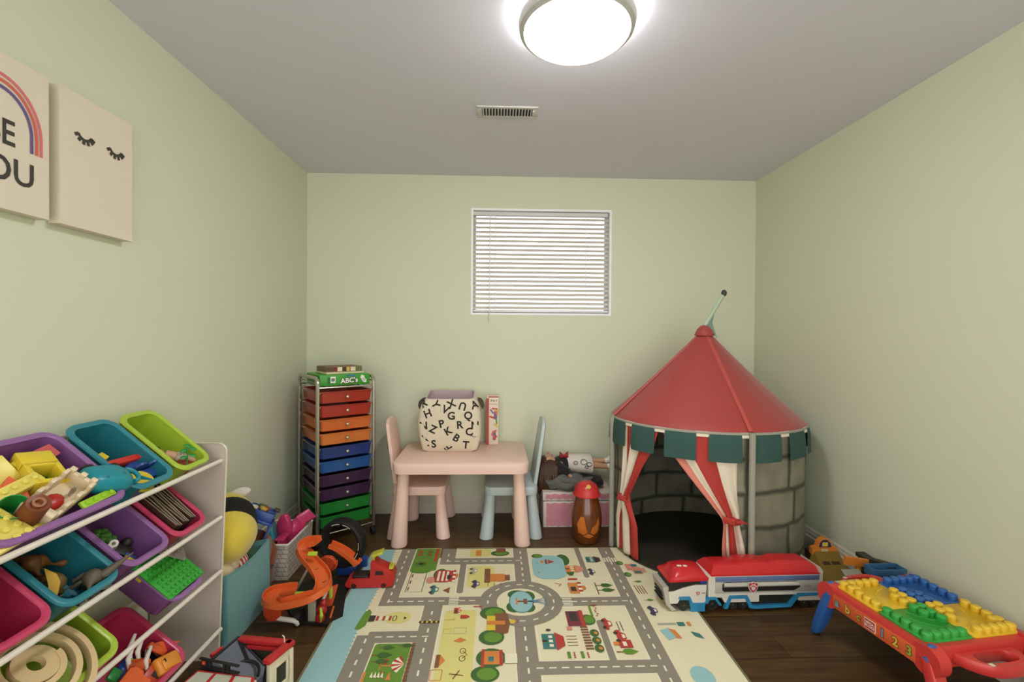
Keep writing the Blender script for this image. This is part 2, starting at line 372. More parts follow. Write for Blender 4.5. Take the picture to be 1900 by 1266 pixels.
R4(morange, RCX-.022, RCY and RCX-.014, RCY-.025, RCY+.025, 10); R4(mbrown, RCX-.014, RCX+.012, RCY-.006, RCY+.006, 10); R4(mbrown, RCX+.012, RCX+.028, RCY-.02, RCY+.02, 10)
mm.use(mat('mat_spray', (92, 132, 160), .65))
for dy in (-.035, -.018, 0, .018, .035): mm.stroke([(RCX+.028, RCY), (RCX+.085, RCY+dy*.4), (RCX+.115, RCY+dy)], .004, MZ+.0028)
# crossings
def zebra_h(x, y, w=.062):
    for i in range(5): R4(mline, x-.021, x+.021, y-w/2+i*w/5+.002, y-w/2+(i+.6)*w/5+.002, 7)
def zebra_v(x, y, w=.07):
    for i in range(5): R4(mline, x-w/2+i*w/5+.002, x-w/2+(i+.62)*w/5+.002, y-.022, y+.022, 7)
zebra_h(-.178, 2.024); zebra_h(.322, 2.006); zebra_v(.604, 2.38)
R4(mink, -.306, -.222, 1.868, 1.884, 7, .006)
for i in range(4): R4(myel, -.296+i*.019, -.288+i*.019, 1.869, 1.883, 8)
# block outlines: pale kerb lines around blocks
mm.use(mline)
for x0, x1, y0, y1 in ((-.424, -.178, 2.062, 2.345), (-.424, -.285, 2.36, 2.53), (-.205, .098, 2.42, 2.53), (-.14, .098, 2.11, 2.347), (.180, .435, 2.21, 2.45), (.47, .565, 2.21, 2.45), (.18, .565, 2.045, 2.2),
                       (.17, .415, 1.641, 1.97), (.449, .565, 1.641, 1.97), (-.45, -.30, 1.2335, 1.752), (-.22, .08, 1.235, 1.965), (.166, .565, 1.235, 1.57), (-.50, -.305, 1.825, 1.99)):
    mm.stroke(rrect(x1-x0, y1-y0, .012, 3, (x0+x1)/2, (y0+y1)/2), .004, MZ+.0006, closed=True)
# parks
R4(grass, -.420, -.292, 2.29, 2.525, 2, .012); P(grass, ell(-.365, 2.30, .055, .035), 2)
R4(grass, -.447, -.312, 1.24, 1.748, 2, .014); R4(lgrass, -.205, -.075, 1.25, 1.955, 2, .02); R4(lgrass, -.13, .0, 2.13, 2.33, 2, .03); R4(lgrass, -.13, -.02, 2.43, 2.52, 2, .01)
P(grass, [(-.555, 1.84), (-.535, 1.835), (-.517, 1.86), (-.515, 1.95), (-.53, 1.972), (-.545, 1.95)], 3); P(lgrass, ell(-.40, 1.91, .055, .04), 2)
# pictures
def tree(x, y, s=1, m=None):
    mm.use(mbrown).flat([(x, y-.003*s), (x+.03*s, y-.002*s), (x+.03*s, y+.002*s), (x, y+.003*s)], MZ+.0016); P(m or dgreen, [(x+.018*s, y), (x+.03*s, y+.013*s), (x+.05*s, y+.014*s), (x+.075*s, y), (x+.05*s, y-.014*s), (x+.03*s, y-.013*s)], 8)
def bush(x, y, rx_, ry_): 
    P(dgreen, ell(x, y, rx_, ry_, 18), 7); P(grass, ell(x+.006, y, rx_*.7, ry_*.72, 18), 8)
def house(x, y, w, h, wall, roof, lv=9):
    R4(wall, x, x+h*.62, y-w/2, y+w/2, lv); P(roof, [(x+h*.6, y-w*.62), (x+h*.6, y+w*.62), (x+h, y+w*.3), (x+h, y-w*.3)], lv+1)
    for k in (-.3, 0, .3): R4(mline, x+h*.3, x+h*.48, y+w*k-w*.09, y+w*k+w*.09, lv+1)
    R4(mink, x, x+h*.22, y-w*.08, y+w*.08, lv+1)
def car(x, y, m, s=1):
    P(m, [(x+dx*s, y+dy*s) for dx, dy in ((0, -.03), (.012, -.032), (.016, -.015), (.028, -.01), (.028, .012), (.016, .02), (.012, .032), (0, .03))], 9)
    for dy in (-.018, .018): P(mink, ell(x, y+dy*s, .007*s, .007*s, 10), 10)
    P(mline, [(x+.016*s, y-.008*s), (x+.025*s, y-.006*s), (x+.025*s, y+.008*s), (x+.016*s, y+.012*s)], 10)
def boat(x, y, m): 
    P(mbrown, [(x, y-.02), (x+.012, y-.028), (x+.012, y+.028), (x, y+.02)], 10); P(m, [(x+.016, y-.022), (x+.05, y), (x+.016, y+.022)], 10)
def stall(x, y, w, h, m):
    R4(m, x, x+h*.6, y-w/2, y+w/2, 9); R4(mink, x+h*.12, x+h*.45, y-w*.3, y+w*.1, 10)
    for i in range(6): R4(mred if i % 2 else mline, x+h*.6, x+h*.85, y-w*.55+i*w*1.1/6, y-w*.55+(i+1)*w*1.1/6, 10)
    P(morange, ell(x+h*.95, y, h*.12, w*.22, 14), 10)
for y in (2.49, 2.455): 
    for x in (-.395, -.345): P(mred if x < -.37 else mbrown, ell(x, y, .014, .01, 12), 8)
for a in range(0, 180, 30):
    c_, s_ = math.cos(math.radians(a)), math.sin(math.radians(a)); mm.use(mink).stroke([(-.375-.03*c_, 2.36-.03*s_), (-.375+.03*c_, 2.36+.03*s_)], .003, MZ+.002)
for i in range(3): mm.use(mline).stroke([(-.40, 2.262-i*.048), (-.345, 2.262-i*.048)], .002, MZ+.002)
mm.use(mink).stroke([(-.406, 2.10), (-.332, 2.10), (-.332, 2.275), (-.406, 2.275)], .003, MZ+.002, closed=True)
for i in range(3): R4(mbrown, -.40, -.394, 2.112+i*.058, 2.140+i*.058, 7)
bush(-.262, 2.25, .035, .055); R4(mred, -.285, -.22, 2.18, 2.29, 9)
for i in range(3): R4(mline, -.275+i*.021, -.264+i*.021, 2.19, 2.28, 10)
stall(-.235, 2.235, .10, .055, mred); P(mpink, ell(-.305, 2.20, .02, .03, 14), 8)
car(-.29, 2.115, mteal, 1.2); P(mbrown, [(-.235, 2.11), (-.205, 2.085), (-.205, 2.135)], 9)
car(-.115, 2.28, mgrey, 1.1); car(-.10, 2.16, mnavy, 1.1); R4(mbrown, -.048, -.02, 2.17, 2.30, 8); R4(morange, -.02, .05, 2.18, 2.25, 8); R4(mbrown, .05, .075, 2.19, 2.24, 8)
for i in range(3): mm.use(mbrown).stroke([(-.03+i*.03, 2.17), (-.03+i*.03, 2.14)], .003, MZ+.002)
R4(morange, -.10, -.07, 2.44, 2.50, 8); bush(.03, 2.465, .05, .03); R4(mbrown, .01, .06, 2.475, 2.52, 9); R4(mred, -.315, -.30, 2.38, 2.525, 7)
P(dgreen, ell(.355, 2.385, .035, .06, 18), 6); P(sea, rrect(.165, .235, .06, 6, .275, 2.315), 7); bush(.225, 2.43, .03, .022); P(dgreen, ell(.375, 2.27, .02, .045, 16), 8)
boat(.26, 2.365, mred); P(morange, ell(.245, 2.365, .008, .016, 12), 9); house(.355, 2.29, .06, .09, morange, mpink)
for dy in (.0, .1): mm.use(mink).stroke([(.215, 2.25+dy), (.222, 2.26+dy), (.215, 2.27+dy)], .002, MZ+.0026)
house(.478, 2.385, .055, .075, mteal, mink); car(.472, 2.26, mnavy, 1.0); stall(.345, 2.115, .09, .075, morange); R4(mred, .352, .40, 2.185, 2.20, 8, .006)
tree(.475, 2.135, 1.1); tree(.475, 2.095, 1.1); mm.use(mink).stroke([(.475, 2.06), (.475, 2.16)], .004, MZ+.002)
mm.use(mred).stroke([(.285, 2.16), (.315, 2.15), (.30, 2.13)], .004, MZ+.002)
# right margin
for x, y in ((.645, 2.345), (.655, 2.23)): bush(x, y, .018, .02)
for x0, x1, y0, y1 in ((.665, .715, 2.27, 2.335), (.69, .735, 2.235, 2.30), (.725, .755, 2.25, 2.29)): R4(mpink, x0, x1, y0, y1, 8)
R4(mteal, .695, .725, 2.305, 2.33, 9); R4(mteal, .695, .73, 2.24, 2.262, 9)
for x, y in ((.66, 2.165), (.665, 2.01), (.66, 1.48)): tree(x, y, .6, grass)
for i in range(4): mm.use(mbrown).stroke([(.66+i*.012, 2.06), (.655+i*.012, 2.13)], .004, MZ+.002)
car(.665, 1.93, mnavy, 1.1); P(mteal, [(.75, 2.09), (.78, 2.07), (.80, 2.11), (.77, 2.13)], 8); P(mred, [(.73, 1.99), (.80, 1.965), (.80, 1.975)], 8); P(mred, [(.765, 1.945), (.79, 1.95), (.765, 1.935)], 8)
R4(mgrey, .665, .74, 1.835, 1.845, 8); R4(mteal, .745, .775, 1.825, 1.85, 8); R4(morange, .785, .80, 1.825, 1.85, 8); P(sea, [(.66, 1.80), (.70, 1.815), (.715, 1.76), (.675, 1.74)], 8); P(morange, [(.695, 1.81), (.72, 1.80), (.73, 1.75), (.71, 1.75)], 9); P(mteal, [(.78, 1.79), (.81, 1.775), (.815, 1.745), (.785, 1.76)], 8)
P(sea, ell(.72, 1.55, .04, .05, 18), 6)
# lower middle blocks
R4(mmaroon, .30, .355, 1.835, 1.935, 9); R4(mink, .312, .345, 1.865, 1.925, 10); R4(mred, .355, .372, 1.83, 1.94, 9); bush(.385, 1.875, .032, .035); R4(mpink, .29, .312, 1.81, 1.832, 9)
for i in range(9): R4(mbrown, .345, .375, 1.695+i*.016, 1.704+i*.016, 8)
for y in (1.70, 1.745, 1.79): P(dgreen, ell(.395, y, .018, .022, 14), 9); P(morange, ell(.40, y, .008, .009, 10), 10)
for y in (1.955, 1.915): 
    R4(grass, .405, .415, y-.02, y+.02, 8)
    for k in range(3): P(mred, ell(.43+.006*(k % 2), y-.014+k*.014, .004, .004, 8), 8)
for x in (.27, .32):
    R4(grass, x, x+.012, 1.65, 1.685, 8)
    for k in range(3): P(mred, ell(x+.026, 1.655+k*.011, .004, .004, 8), 8)
house(.185, 1.745, .085, .085, mteal, mred); P(mink, ell(.215, 1.812, .01, .007, 12), 9)
for i in range(4): mm.use(mbrown).stroke([(.28, 1.72+i*.018), (.32, 1.72+i*.018)], .003, MZ+.002)
car(.445, 1.845, mred, 1.2); car(.478, 1.765, mred, 1.3); R4(morange, .455, .475, 1.715, 1.735, 9); R4(mred, .475, .525, 1.70, 1.745, 9); R4(mline, .49, .505, 1.71, 1.735, 10); tree(.455, 1.68, 1.1, grass)
for i in range(2): mm.use(mink).stroke([(.50+i*.014, 1.80), (.50+i*.014, 1.86)], .003, MZ+.002)
# tall house block
bush(-.005, 1.93, .055, .045); bush(-.01, 1.775, .05, .045); R4(mbrown, .0, .055, 1.80, 1.925, 9); R4(myel, -.03, .005, 1.815, 1.85, 10); R4(myel, -.03, .005, 1.875, 1.91, 10); R4(morange, -.03, .045, 1.85, 1.875, 11); P(mbrown, [(.03, 1.79), (.055, 1.80), (.065, 1.86), (.055, 1.925), (.03, 1.935)], 9)
bush(-.01, 1.66, .055, .05); R4(morange, -.035, .02, 1.625, 1.695, 10); R4(mred, -.045, -.035, 1.61, 1.705, 10); R4(mteal, -.02, .0, 1.64, 1.665, 11); R4(mred, .02, .032, 1.62, 1.70, 10); bush(-.03, 1.58, .05, .04)
R4(mline, .04, .085, 1.63, 1.68, 8); mm.use(mink).stroke([(.04, 1.63), (.04, 1.68), (.085, 1.68), (.085, 1.63)], .0015, MZ+.0022, closed=True)
P(myel, ell(.075, 1.87, .012, .014, 14), 8); mm.use(mred).stroke([(.09, 1.86), (.10, 1.875), (.09, 1.89)], .004, MZ+.002)
stall(-.17, 1.95, .04, .03, mred); P(mred, [(-.14, 1.895), (-.14, 1.92), (-.115, 1.92), (-.10, 1.907), (-.115, 1.895)], 8); mm.use(myel).stroke([(-.205, 1.89), (-.165, 1.89)], .003, MZ+.002); P(myel, ell(-.165, 1.89, .006, .007, 10), 8)
mm.use(myel).stroke([(-.20, 1.83), (-.20, 1.80), (-.17, 1.80), (-.17, 1.83)], .003, MZ+.002, closed=True); mm.use(mgrey).stroke([(-.16, 1.80), (-.16, 1.835), (-.11, 1.835), (-.11, 1.80)], .003, MZ+.002, closed=True)
P(morange, [(-.155, 1.755), (-.13, 1.745), (-.105, 1.76), (-.13, 1.775)], 8); R4(mbrown, -.21, -.195, 1.615, 1.68, 8); P(morange, [(-.195, 1.62), (-.175, 1.65), (-.195, 1.68)], 8)
for y in (1.66, 1.70): mm.use(mink).stroke(ell(-.115, y, .011, .014, 14), .0025, MZ+.002, closed=True)
mm.use(mred).stroke([(-.115, 1.66), (-.098, 1.68), (-.115, 1.70)], .003, MZ+.002); mm.use(morange).stroke(rrect(.04, .05, .002, 1, -.20, 1.58), .003, MZ+.002, closed=True); mm.use(mbrown).stroke([(-.14, 1.56), (-.12, 1.60)], .004, MZ+.002); mm.use(mbrown).stroke([(-.155, 1.585), (-.105, 1.575)], .004, MZ+.002)
R4(mred, -.09, -.05, 1.975, 1.982, 8, .003)
# lighthouse, park at the lower left, rail track
R4(mink, -.515, -.49, 1.885, 1.925, 8)
for i in range(5): R4(mred if i % 2 == 0 else mline, -.485+i*.013, -.476+i*.013, 1.89, 1.92, 8)
mm.use(mink).stroke(ell(-.41, 1.905, .008, .018, 12), .003, MZ+.002, closed=True); P(mink, [(-.372, 1.895), (-.372, 1.915), (-.36, 1.905)], 8)
tree(-.445, 1.685, 1.0); tree(-.44, 1.652, .9); tree(-.43, 1.725, .8); tree(-.36, 1.735, .8)
mm.use(morange).stroke([(-.40, 1.63), (-.33, 1.63)], .006, MZ+.002); mm.use(morange).stroke([(-.40, 1.61), (-.40, 1.655)], .005, MZ+.002)
for i in range(4): P(mred, ell(-.385, 1.66-.02*i if i < 2 else 1.64-.022*i, .008, .004, 10), 8)
for i in range(8): P(mline if i % 2 else mred, [(-.318, 1.635)]+arc(-.318, 1.635, .045, 110+i*17, 127+i*17, 2), 8)
for i in range(4): P(mline, [(-.425+i*.012, 1.575), (-.42+i*.012, 1.60), (-.413+i*.012, 1.57)], 8)
P(morange, [(-.37, 1.56), (-.36, 1.60), (-.35, 1.56)], 8); R4(morange, -.45, -.44, 1.55, 1.60, 8)
R4(mbrown, -.309, -.297, 1.24, 1.75, 6)
for i in range(26): R4(mink, -.312, -.294, 1.245+i*.0195, 1.247+i*.0195, 7)
R4(mbrown, -.29, -.278, 2.42, 2.54, 7)
# lamp posts and small marks that give the print its texture
for x, y in ((.42, 2.0415), (.445, 2.0415)): pass
R4(mbrown, .415, .445, 1.972, 1.98, 8, .004); R4(mink, .14, .18, 2.0, 2.004, 6)
solo('play_mat', mm, 'large cream foam play mat printed with a grey road town map', 'play mat', smooth=0)

# ------------------------------------------------------------------ table and chairs
m_pink = plastic('pale_pink_plastic', (230, 196, 182), .42); m_blue = plastic('pale_blue_plastic', (178, 190, 190), .42)
def rsq(cx_, cy_, w, h, r, z, n=5): return [(x, y, z) for x, y in rrect(w, h, r, n, cx_, cy_)]
TX, TY = -.190, 2.79
tb = thing('kids_table', 'pale pink plastic table with round tapered legs below the window', 'table', (TX, TY, 0))
b = MB(m_pink)
b.loft([rsq(0, 0, .735, .510, .05, .418), rsq(0, 0, .752, .527, .055, .421), rsq(0, 0, .762, .537, .06, .462), rsq(0, 0, .756, .531, .058, .474), rsq(0, 0, .740, .515, .055, .480)])
b.build('tabletop', tb)
for sx_ in (-1, 1):
    for sy_ in (-1, 1):
        b = MB(m_pink); k = []
        for z, r, off in ((0, .042, 0), (.004, .0455, 0), (.012, .0455, .001), (.40, .031, .022), (.425, .031, .023)):
            k.append([(sx_*(.347-off)+r*math.cos(2*PI*j/24), sy_*(.192-off*.3)+r*math.sin(2*PI*j/24), z) for j in range(24)])
        b.loft(k).build('leg', tb)
def chair(name, label, m, x, y, rz, grp):
    t_ = thing(name, label, 'chair', (x, y, 0), rz, grp)          # faces +x, back at -x
    b = MB(m)
    b.loft([rsq(0, 0, .300, .345, .04, .248), rsq(0, 0, .312, .357, .045, .252), rsq(0, 0, .316, .361, .048, .286), rsq(0, 0, .308, .353, .045, .298), rsq(0, 0, .29, .335, .04, .302)]); b.build('seat', t_)
    b = MB(m)                                                   # leaning panel, narrower at the top
    pan = [(-.13, 0), (.13, 0), (.135, .08), (.125, .30)]+[(.125-.045*(1-math.cos(a*PI/10)), .30+.06*math.sin(a*PI/10)) for a in range(1, 6)]
    pan = [(-.115, .0), (.115, .0), (.122, .12), (.115, .33), (.105, .365), (.08, .385), (.04, .393), (-.04, .393), (-.08, .385), (-.105, .365), (-.115, .33), (-.122, .12)]
    k = []
    for d, s_ in ((-.013, .93), (-.009, 1), (.009, 1), (.013, .93)):
        k.append([(d-.145-.055*(q/.39)-.02*(1-(p_/.122)**2)*0, p_*s_, .285+(.196+(q-.196)*s_)) for p_, q in pan])
    b.loft(k); b.build('backrest', t_)
    for sx_ in (-1, 1):
        for sy_ in (-1, 1):
            b = MB(m); k = []
            for z, r, off in ((0, .038, 0), (.004, .041, 0), (.012, .041, .002), (.235, .029, .022), (.256, .029, .022)):
                k.append([(sx_*(.144-off)+r*math.cos(2*PI*j/20), sy_*(.164-off)+r*math.sin(2*PI*j/20), z) for j in range(20)])
            b.loft(k).build('leg', t_)
    return t_
chair('kids_chair', 'pale pink plastic chair tucked under left end of table', m_pink, -.445, 2.868, 0, 'kids chairs')
chair('kids_chair', 'pale blue plastic chair tucked under right end of table', m_blue, .095, 2.855, PI, 'kids chairs')

# ------------------------------------------------------------------ letter print fabric bin and the game box on the table
m_bag = cloth('printed_cotton', (214, 203, 178)); m_lining = cloth('lilac_lining', (204, 180, 186)); m_blk = mat('letter_black', (44, 38, 32), .85); m_hand = cloth('dark_handle', (80, 68, 52))
bagc = (-.277, 2.905)
bg_ = thing('fabric_bin', 'cream fabric storage bin printed with black letters on the table', 'storage bin', (bagc[0], bagc[1], .4805))
prof_ = [(0, .156, .110, .03), (.01, .166, .118, .03), (.08, .184, .126, .032), (.17, .193, .129, .032), (.24, .187, .126, .034), (.29, .170, .116, .036), (.318, .150, .106, .036)]
def bagring(z, hx, hy, r, dz=0): return [(x+.004*math.sin(9*z*20+x*30), y, z+(dz*(y+hy)/(2*hy))) for x, y in rrect(2*hx, 2*hy, r, 6)]
outer = [bagring(z, hx, hy, r, .03 if z > .3 else 0) for z, hx, hy, r in prof_]
inner = [bagring(z, hx-.006, hy-.006, r, .03 if z > .3 else 0) for z, hx, hy, r in prof_[::-1]]
b = MB(m_bag).loft(outer, cap=(True, False)); b.build('bin_body', bg_)
b = MB(m_lining).loft(inner, cap=(False, True))
b.loft([outer[-1], inner[0]], cap=(False, False)); b.build('lining', bg_)
def fronty(z):
    for i in range(len(prof_)-1):
        if prof_[i][0] <= z <= prof_[i+1][0]:
            t_ = (z-prof_[i][0])/(prof_[i+1][0]-prof_[i][0]); return -(prof_[i][2]*(1-t_)+prof_[i+1][2]*t_)
    return -prof_[-1][2]
b = MB(m_blk)
for ch, X, Y, a in (('Y', 400, 192, -62), ('X', 512, 190, 25), ('U', 590, 200, 165), ('H', 350, 255, 22), ('V', 470, 228, -22), ('G', 512, 270, 0), ('Q', 628, 268, -15), ('N', 320, 338, 3), ('Z', 385, 362, -25), ('P', 445, 325, 15),
                    ('K', 490, 375, 30), ('R', 570, 332, 5), ('C', 635, 380, 10), ('N', 676, 335, 0), ('B', 545, 422, -32), ('S', 390, 465, 5), ('T', 612, 472, -5), ('F', 492, 490, 130), ('A', 324, 432, -110), ('J', 338, 494, -35), ('A', 670, 415, 60), ('R', 318, 185, 30), ('A', 672, 195, 20)):
    p_ = at(700+X*.2685, 700+Y*.2685, 1, 2.78); lx, lz = p_.x-bagc[0], p_.z-.4805
    def wrap(v):
        x = v.x; z = max(v.z, .003); ax = abs(x); y = fronty(z)-.0012
        w_ = [q[1] for q in prof_ if q[0] <= z][-1]; e = ax-(w_-.032)
        if e > 0: th = e/.032; ax = w_-.032+.033*math.sin(min(th, 1.55)); y += .032*(1-math.cos(min(th, 1.55)))+max(0, th-1.55)*.032
        return Vector((math.copysign(ax, x), y, z))
    b.text(ch, .064, T(lx, 0, lz) @ RX(PI/2) @ RZ(math.radians(a)), fn=wrap, bold=.0018)
b.build('letter_print', bg_)
for s_ in (-1, 1):
    MB(m_hand).sweep(spline([(s_*.160, -.035, .30), (s_*.186, -.03, .290), (s_*.200, 0, .25), (s_*.186, .03, .290), (s_*.160, .035, .30)], 5), [(-.003, -.011), (.003, -.011), (.003, .011), (-.003, .011)], up=(s_*.3, 0, 1)).build('handle', bg_)
# the game box
gb = MB(mat('game_box_white', (220, 205, 188), .45)).box((0, 0, .158), (.076, .07, .316), .002)
gb.use(mat('game_box_red', (170, 62, 50), .45)); gb.box((-.0383, 0, .158), (.001, .068, .312)); gb.box((-.031, -.0353, .15), (.016, .0008, .30)); gb.box((.004, -.0353, .309), (.066, .0008, .008)); gb.box((.006, -.0355, .262), (.05, .0004, .002))
gb.use(mat('game_box_ink', (96, 50, 40), .5)); gb.text('3 in 1', .019, T(.008, -.0358, .285) @ RX(PI/2), bold=.0006)
gb.use(mat('game_box_violet', (112, 92, 128), .5)); gb.box((.010, -.0355, .20), (.022, .0006, .07), M=RY(.05)); gb.box((.012, -.0355, .06), (.02, .0006, .06))
for k, (c_, z, x, a) in enumerate((((186, 60, 64), .232, .012, .1), ((206, 120, 60), .205, .024, 1.2), ((210, 180, 70), .125, .022, .7), ((110, 140, 80), .150, .026, 1.4), ((196, 96, 96), .085, .012, -.5), ((120, 104, 140), .215, -.004, .9), ((186, 60, 64), .178, -.004, .3), ((196, 96, 96), .058, .004, .9), ((210, 180, 70), .222, .026, .2), ((186, 60, 64), .045, .018, 2.2))):
    gb.use(mat('game_box_print_%d' % k, c_, .5)); gb.box((0, 0, 0), (.034, .0006, .011), M=T(x, -.0358-.0001*k, z) @ RY(a))
solo('game_box', gb, 'tall narrow red and white 3 in 1 game box standing on table', 'game box', loc=(-.018, 3.006, .4805))

# ------------------------------------------------------------------ play tent in the right corner
CX, CY, RXT, RYT = 1.183, 2.575, .507, .47
ZR = .735
tent = thing('play_tent', 'red roofed castle play tent with grey stone print walls', 'play tent', (CX, CY, 0))
m_roof = mat('tent_red_nylon', (152, 54, 50), .55, var=.05, scale=9, bump=.1, bscale=400, sheen=.2); m_sleeve = mat('tent_red_sleeve', (176, 76, 68), .5, var=.03)
m_grey = mat('tent_grey_tape', (150, 148, 134), .7); m_teal = mat('tent_green_cloth', (46, 78, 72), .8, var=.06, bump=.1, bscale=300)
m_tred = mat('tent_stripe_red', (166, 50, 42), .7, var=.06, bump=.1); m_twhite = mat('tent_stripe_white', (218, 206, 186), .75, var=.03, bump=.1); m_tpink = mat('tent_stripe_back', (200, 120, 104), .75, var=.04)
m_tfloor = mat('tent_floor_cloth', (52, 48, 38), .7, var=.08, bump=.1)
def stone_material():
    m = bpy.data.materials.new('tent_stone_print'); m.use_nodes = True; n = m.node_tree; b = n.nodes['Principled BSDF']; L = n.links.new
    uv = n.nodes.new('ShaderNodeUVMap'); nz0 = n.nodes.new('ShaderNodeTexNoise'); nz0.inputs['Scale'].default_value = 6
    ad = n.nodes.new('ShaderNodeVectorMath'); ad.operation = 'MULTIPLY_ADD'; ad.inputs[1].default_value = (.03, .03, 0); L(uv.outputs[0], nz0.inputs['Vector']); L(nz0.outputs['Color'], ad.inputs[0]); L(uv.outputs[0], ad.inputs[2])
    def brick(ms, smooth):
        br = n.nodes.new('ShaderNodeTexBrick'); br.inputs['Scale'].default_value = 1; br.inputs['Brick Width'].default_value = .235; br.inputs['Row Height'].default_value = .165; br.offset = .42; br.squash = 1.25; br.squash_frequency = 2
        br.inputs['Mortar Size'].default_value = ms; br.inputs['Mortar Smooth'].default_value = smooth; br.inputs['Bias'].default_value = 0; L(ad.outputs[0], br.inputs['Vector'])
        br.inputs['Color1'].default_value = (*lin((136, 132, 112)), 1); br.inputs['Color2'].default_value = (*lin((116, 114, 98)), 1); br.inputs['Mortar'].default_value = (*lin((62, 64, 50)), 1); return br
    br = brick(.022, .95)
    nz = n.nodes.new('ShaderNodeTexNoise'); nz.inputs['Scale'].default_value = 9; nz.inputs['Detail'].default_value = 5; L(uv.outputs[0], nz.inputs['Vector'])
    cr = n.nodes.new('ShaderNodeValToRGB'); cr.color_ramp.elements[0].position = .32; cr.color_ramp.elements[0].color = (.62, .62, .6, 1); cr.color_ramp.elements[1].position = .62; cr.color_ramp.elements[1].color = (1.05, 1.05, 1.02, 1); L(nz.outputs['Fac'], cr.inputs[0])
    mx = n.nodes.new('ShaderNodeMix'); mx.data_type = 'RGBA'; mx.blend_type = 'MULTIPLY'; mx.inputs[0].default_value = .75; L(br.outputs['Color'], mx.inputs[6]); L(cr.outputs[0], mx.inputs[7]); L(mx.outputs[2], b.inputs['Base Color'])
    b.inputs['Roughness'].default_value = .75
    return m
m_stone = stone_material()
def ep(t, z, k=1.0, rip=0):
    a = math.radians(t); k += rip; return (RXT*k*math.cos(a), RYT*k*math.sin(a), z)
# walls: one sheet from the right edge of the doorway round the back to its left edge
b = MB(m_stone); NA, NZ = 90, 8; T0, T1 = -97.0, 201.0
for kk, dirn in ((1.0, 1), (.993, -1)):
    base = len(b.v); vs = []; fs = []
    for i in range(NA+1):
        t_ = T0+(T1-T0)*i/NA
        for j in range(NZ+1):
            z = .004+(ZR-.01)*j/NZ; rip = .006*math.sin(t_*.21)*math.sin(z*11)+.004*math.sin(t_*.5+z*9)-(.012*math.sin(PI*z/ZR) if j else 0)
            vs.append(ep(t_, z, kk, rip)); b.uvs[base+len(vs)-1] = (math.radians(t_)*.49+.05, z+.03)
    for i in range(NA):
        for j in range(NZ):
            q = (i*(NZ+1)+j, (i+1)*(NZ+1)+j, (i+1)*(NZ+1)+j+1, i*(NZ+1)+j+1); fs.append(q if dirn > 0 else q[::-1])
    b.raw(vs, fs)
b.build('stone_wall', tent, 60)
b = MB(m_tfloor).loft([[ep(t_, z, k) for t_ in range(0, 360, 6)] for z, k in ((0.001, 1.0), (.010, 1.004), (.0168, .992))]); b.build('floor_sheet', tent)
# roof: fabric cone pulled tight over four ridge poles
RT = [-89, 1, 91, 181]
AP = (.0, -.0, 1.235)
b = MB(m_roof); rings = []
NT = 72
for s_ in (0.0, .1, .25, .45, .65, .82, .93, 1.0):
    r = []
    for i in range(NT):
        t_ = -89+360*i/NT; q = abs(((t_+89) % 90)-45)/45             # 1 at a ridge, 0 midway
        sag = -.018*math.sin(PI*s_)*(1-q**2)
        p = Vector(ep(t_, ZR, 1.01)); p = Vector((AP[0], AP[1], AP[2]))*(1-s_)+p*s_
        if s_ == 0: p = Vector((.018*math.cos(math.radians(t_)), .018*math.sin(math.radians(t_)), AP[2]-.015))
        p.z += sag+.002*math.sin(t_*.9)*(1-s_)*4*s_; r.append(p)
    rings.append(r)
top = rings; under = [[p+Vector((0, 0, -.004)) for p in r] for r in rings[::-1]]
b.loft(top+under, cap=(False, False), loop=True); b.build('roof', tent, 50)
for t_ in RT:
    e = Vector(ep(t_, ZR+.004, 1.012)); a0 = Vector((AP[0], AP[1], AP[2]-.012))
    MB(m_sleeve).tube([a0.lerp(e, k/6)+Vector((0, 0, .004)) for k in range(7)], .0105, 8, flat=.6).build('roof_ridge', tent)
    MB(m_grey).tube([Vector(ep(t_, z, 1.034)) for z in (.003, .2, .45, ZR+.004)], .0145, 10).build('corner_pole', tent)
# valance of hanging flaps, tape at the gaps
b_t = MB(m_grey); b_t.tube([Vector(ep(t_, ZR-.004, 1.008)) for t_ in range(0, 360, 5)], .007, 6, closed=True); b_t.build('rim_hoop', tent)
per = 22.6; g0 = 201.5; n_f = 16; per = 360/16
for i in range(n_f):
    c_ = g0+per*(i+.5); hwf = per*.5-3.0
    b = MB(m_teal); rings = []
    for j, (z, k) in enumerate(((ZR+.001, 1.012), (ZR-.03, 1.028), (ZR-.07, 1.034), (ZR-.128, 1.036), (ZR-.136, 1.036))):
        w_ = hwf*(1 if j < 4 else .93); row = [ep(c_-w_+2*w_*q/6, z, k+.006*math.sin(i*2.1+q*.9)*(j/4)) for q in range(7)]
        rings.append(row+[(p[0]*.994, p[1]*.994, p[2]) for p in row[::-1]])
    b.loft(rings); b.build('valance_flap', tent)
    g_ = g0+per*i; rings = []
    for z, k in ((ZR+.003, 1.011), (ZR-.018, 1.021), (ZR-.022, 1.021)):
        row = [ep(g_-3.4+6.8*q/2, z, k) for q in range(3)]; rings.append(row+[(p[0]*.995, p[1]*.995, p[2]) for p in row[::-1]])
    MB(m_twhite).loft(rings).build('gap_tape', tent)
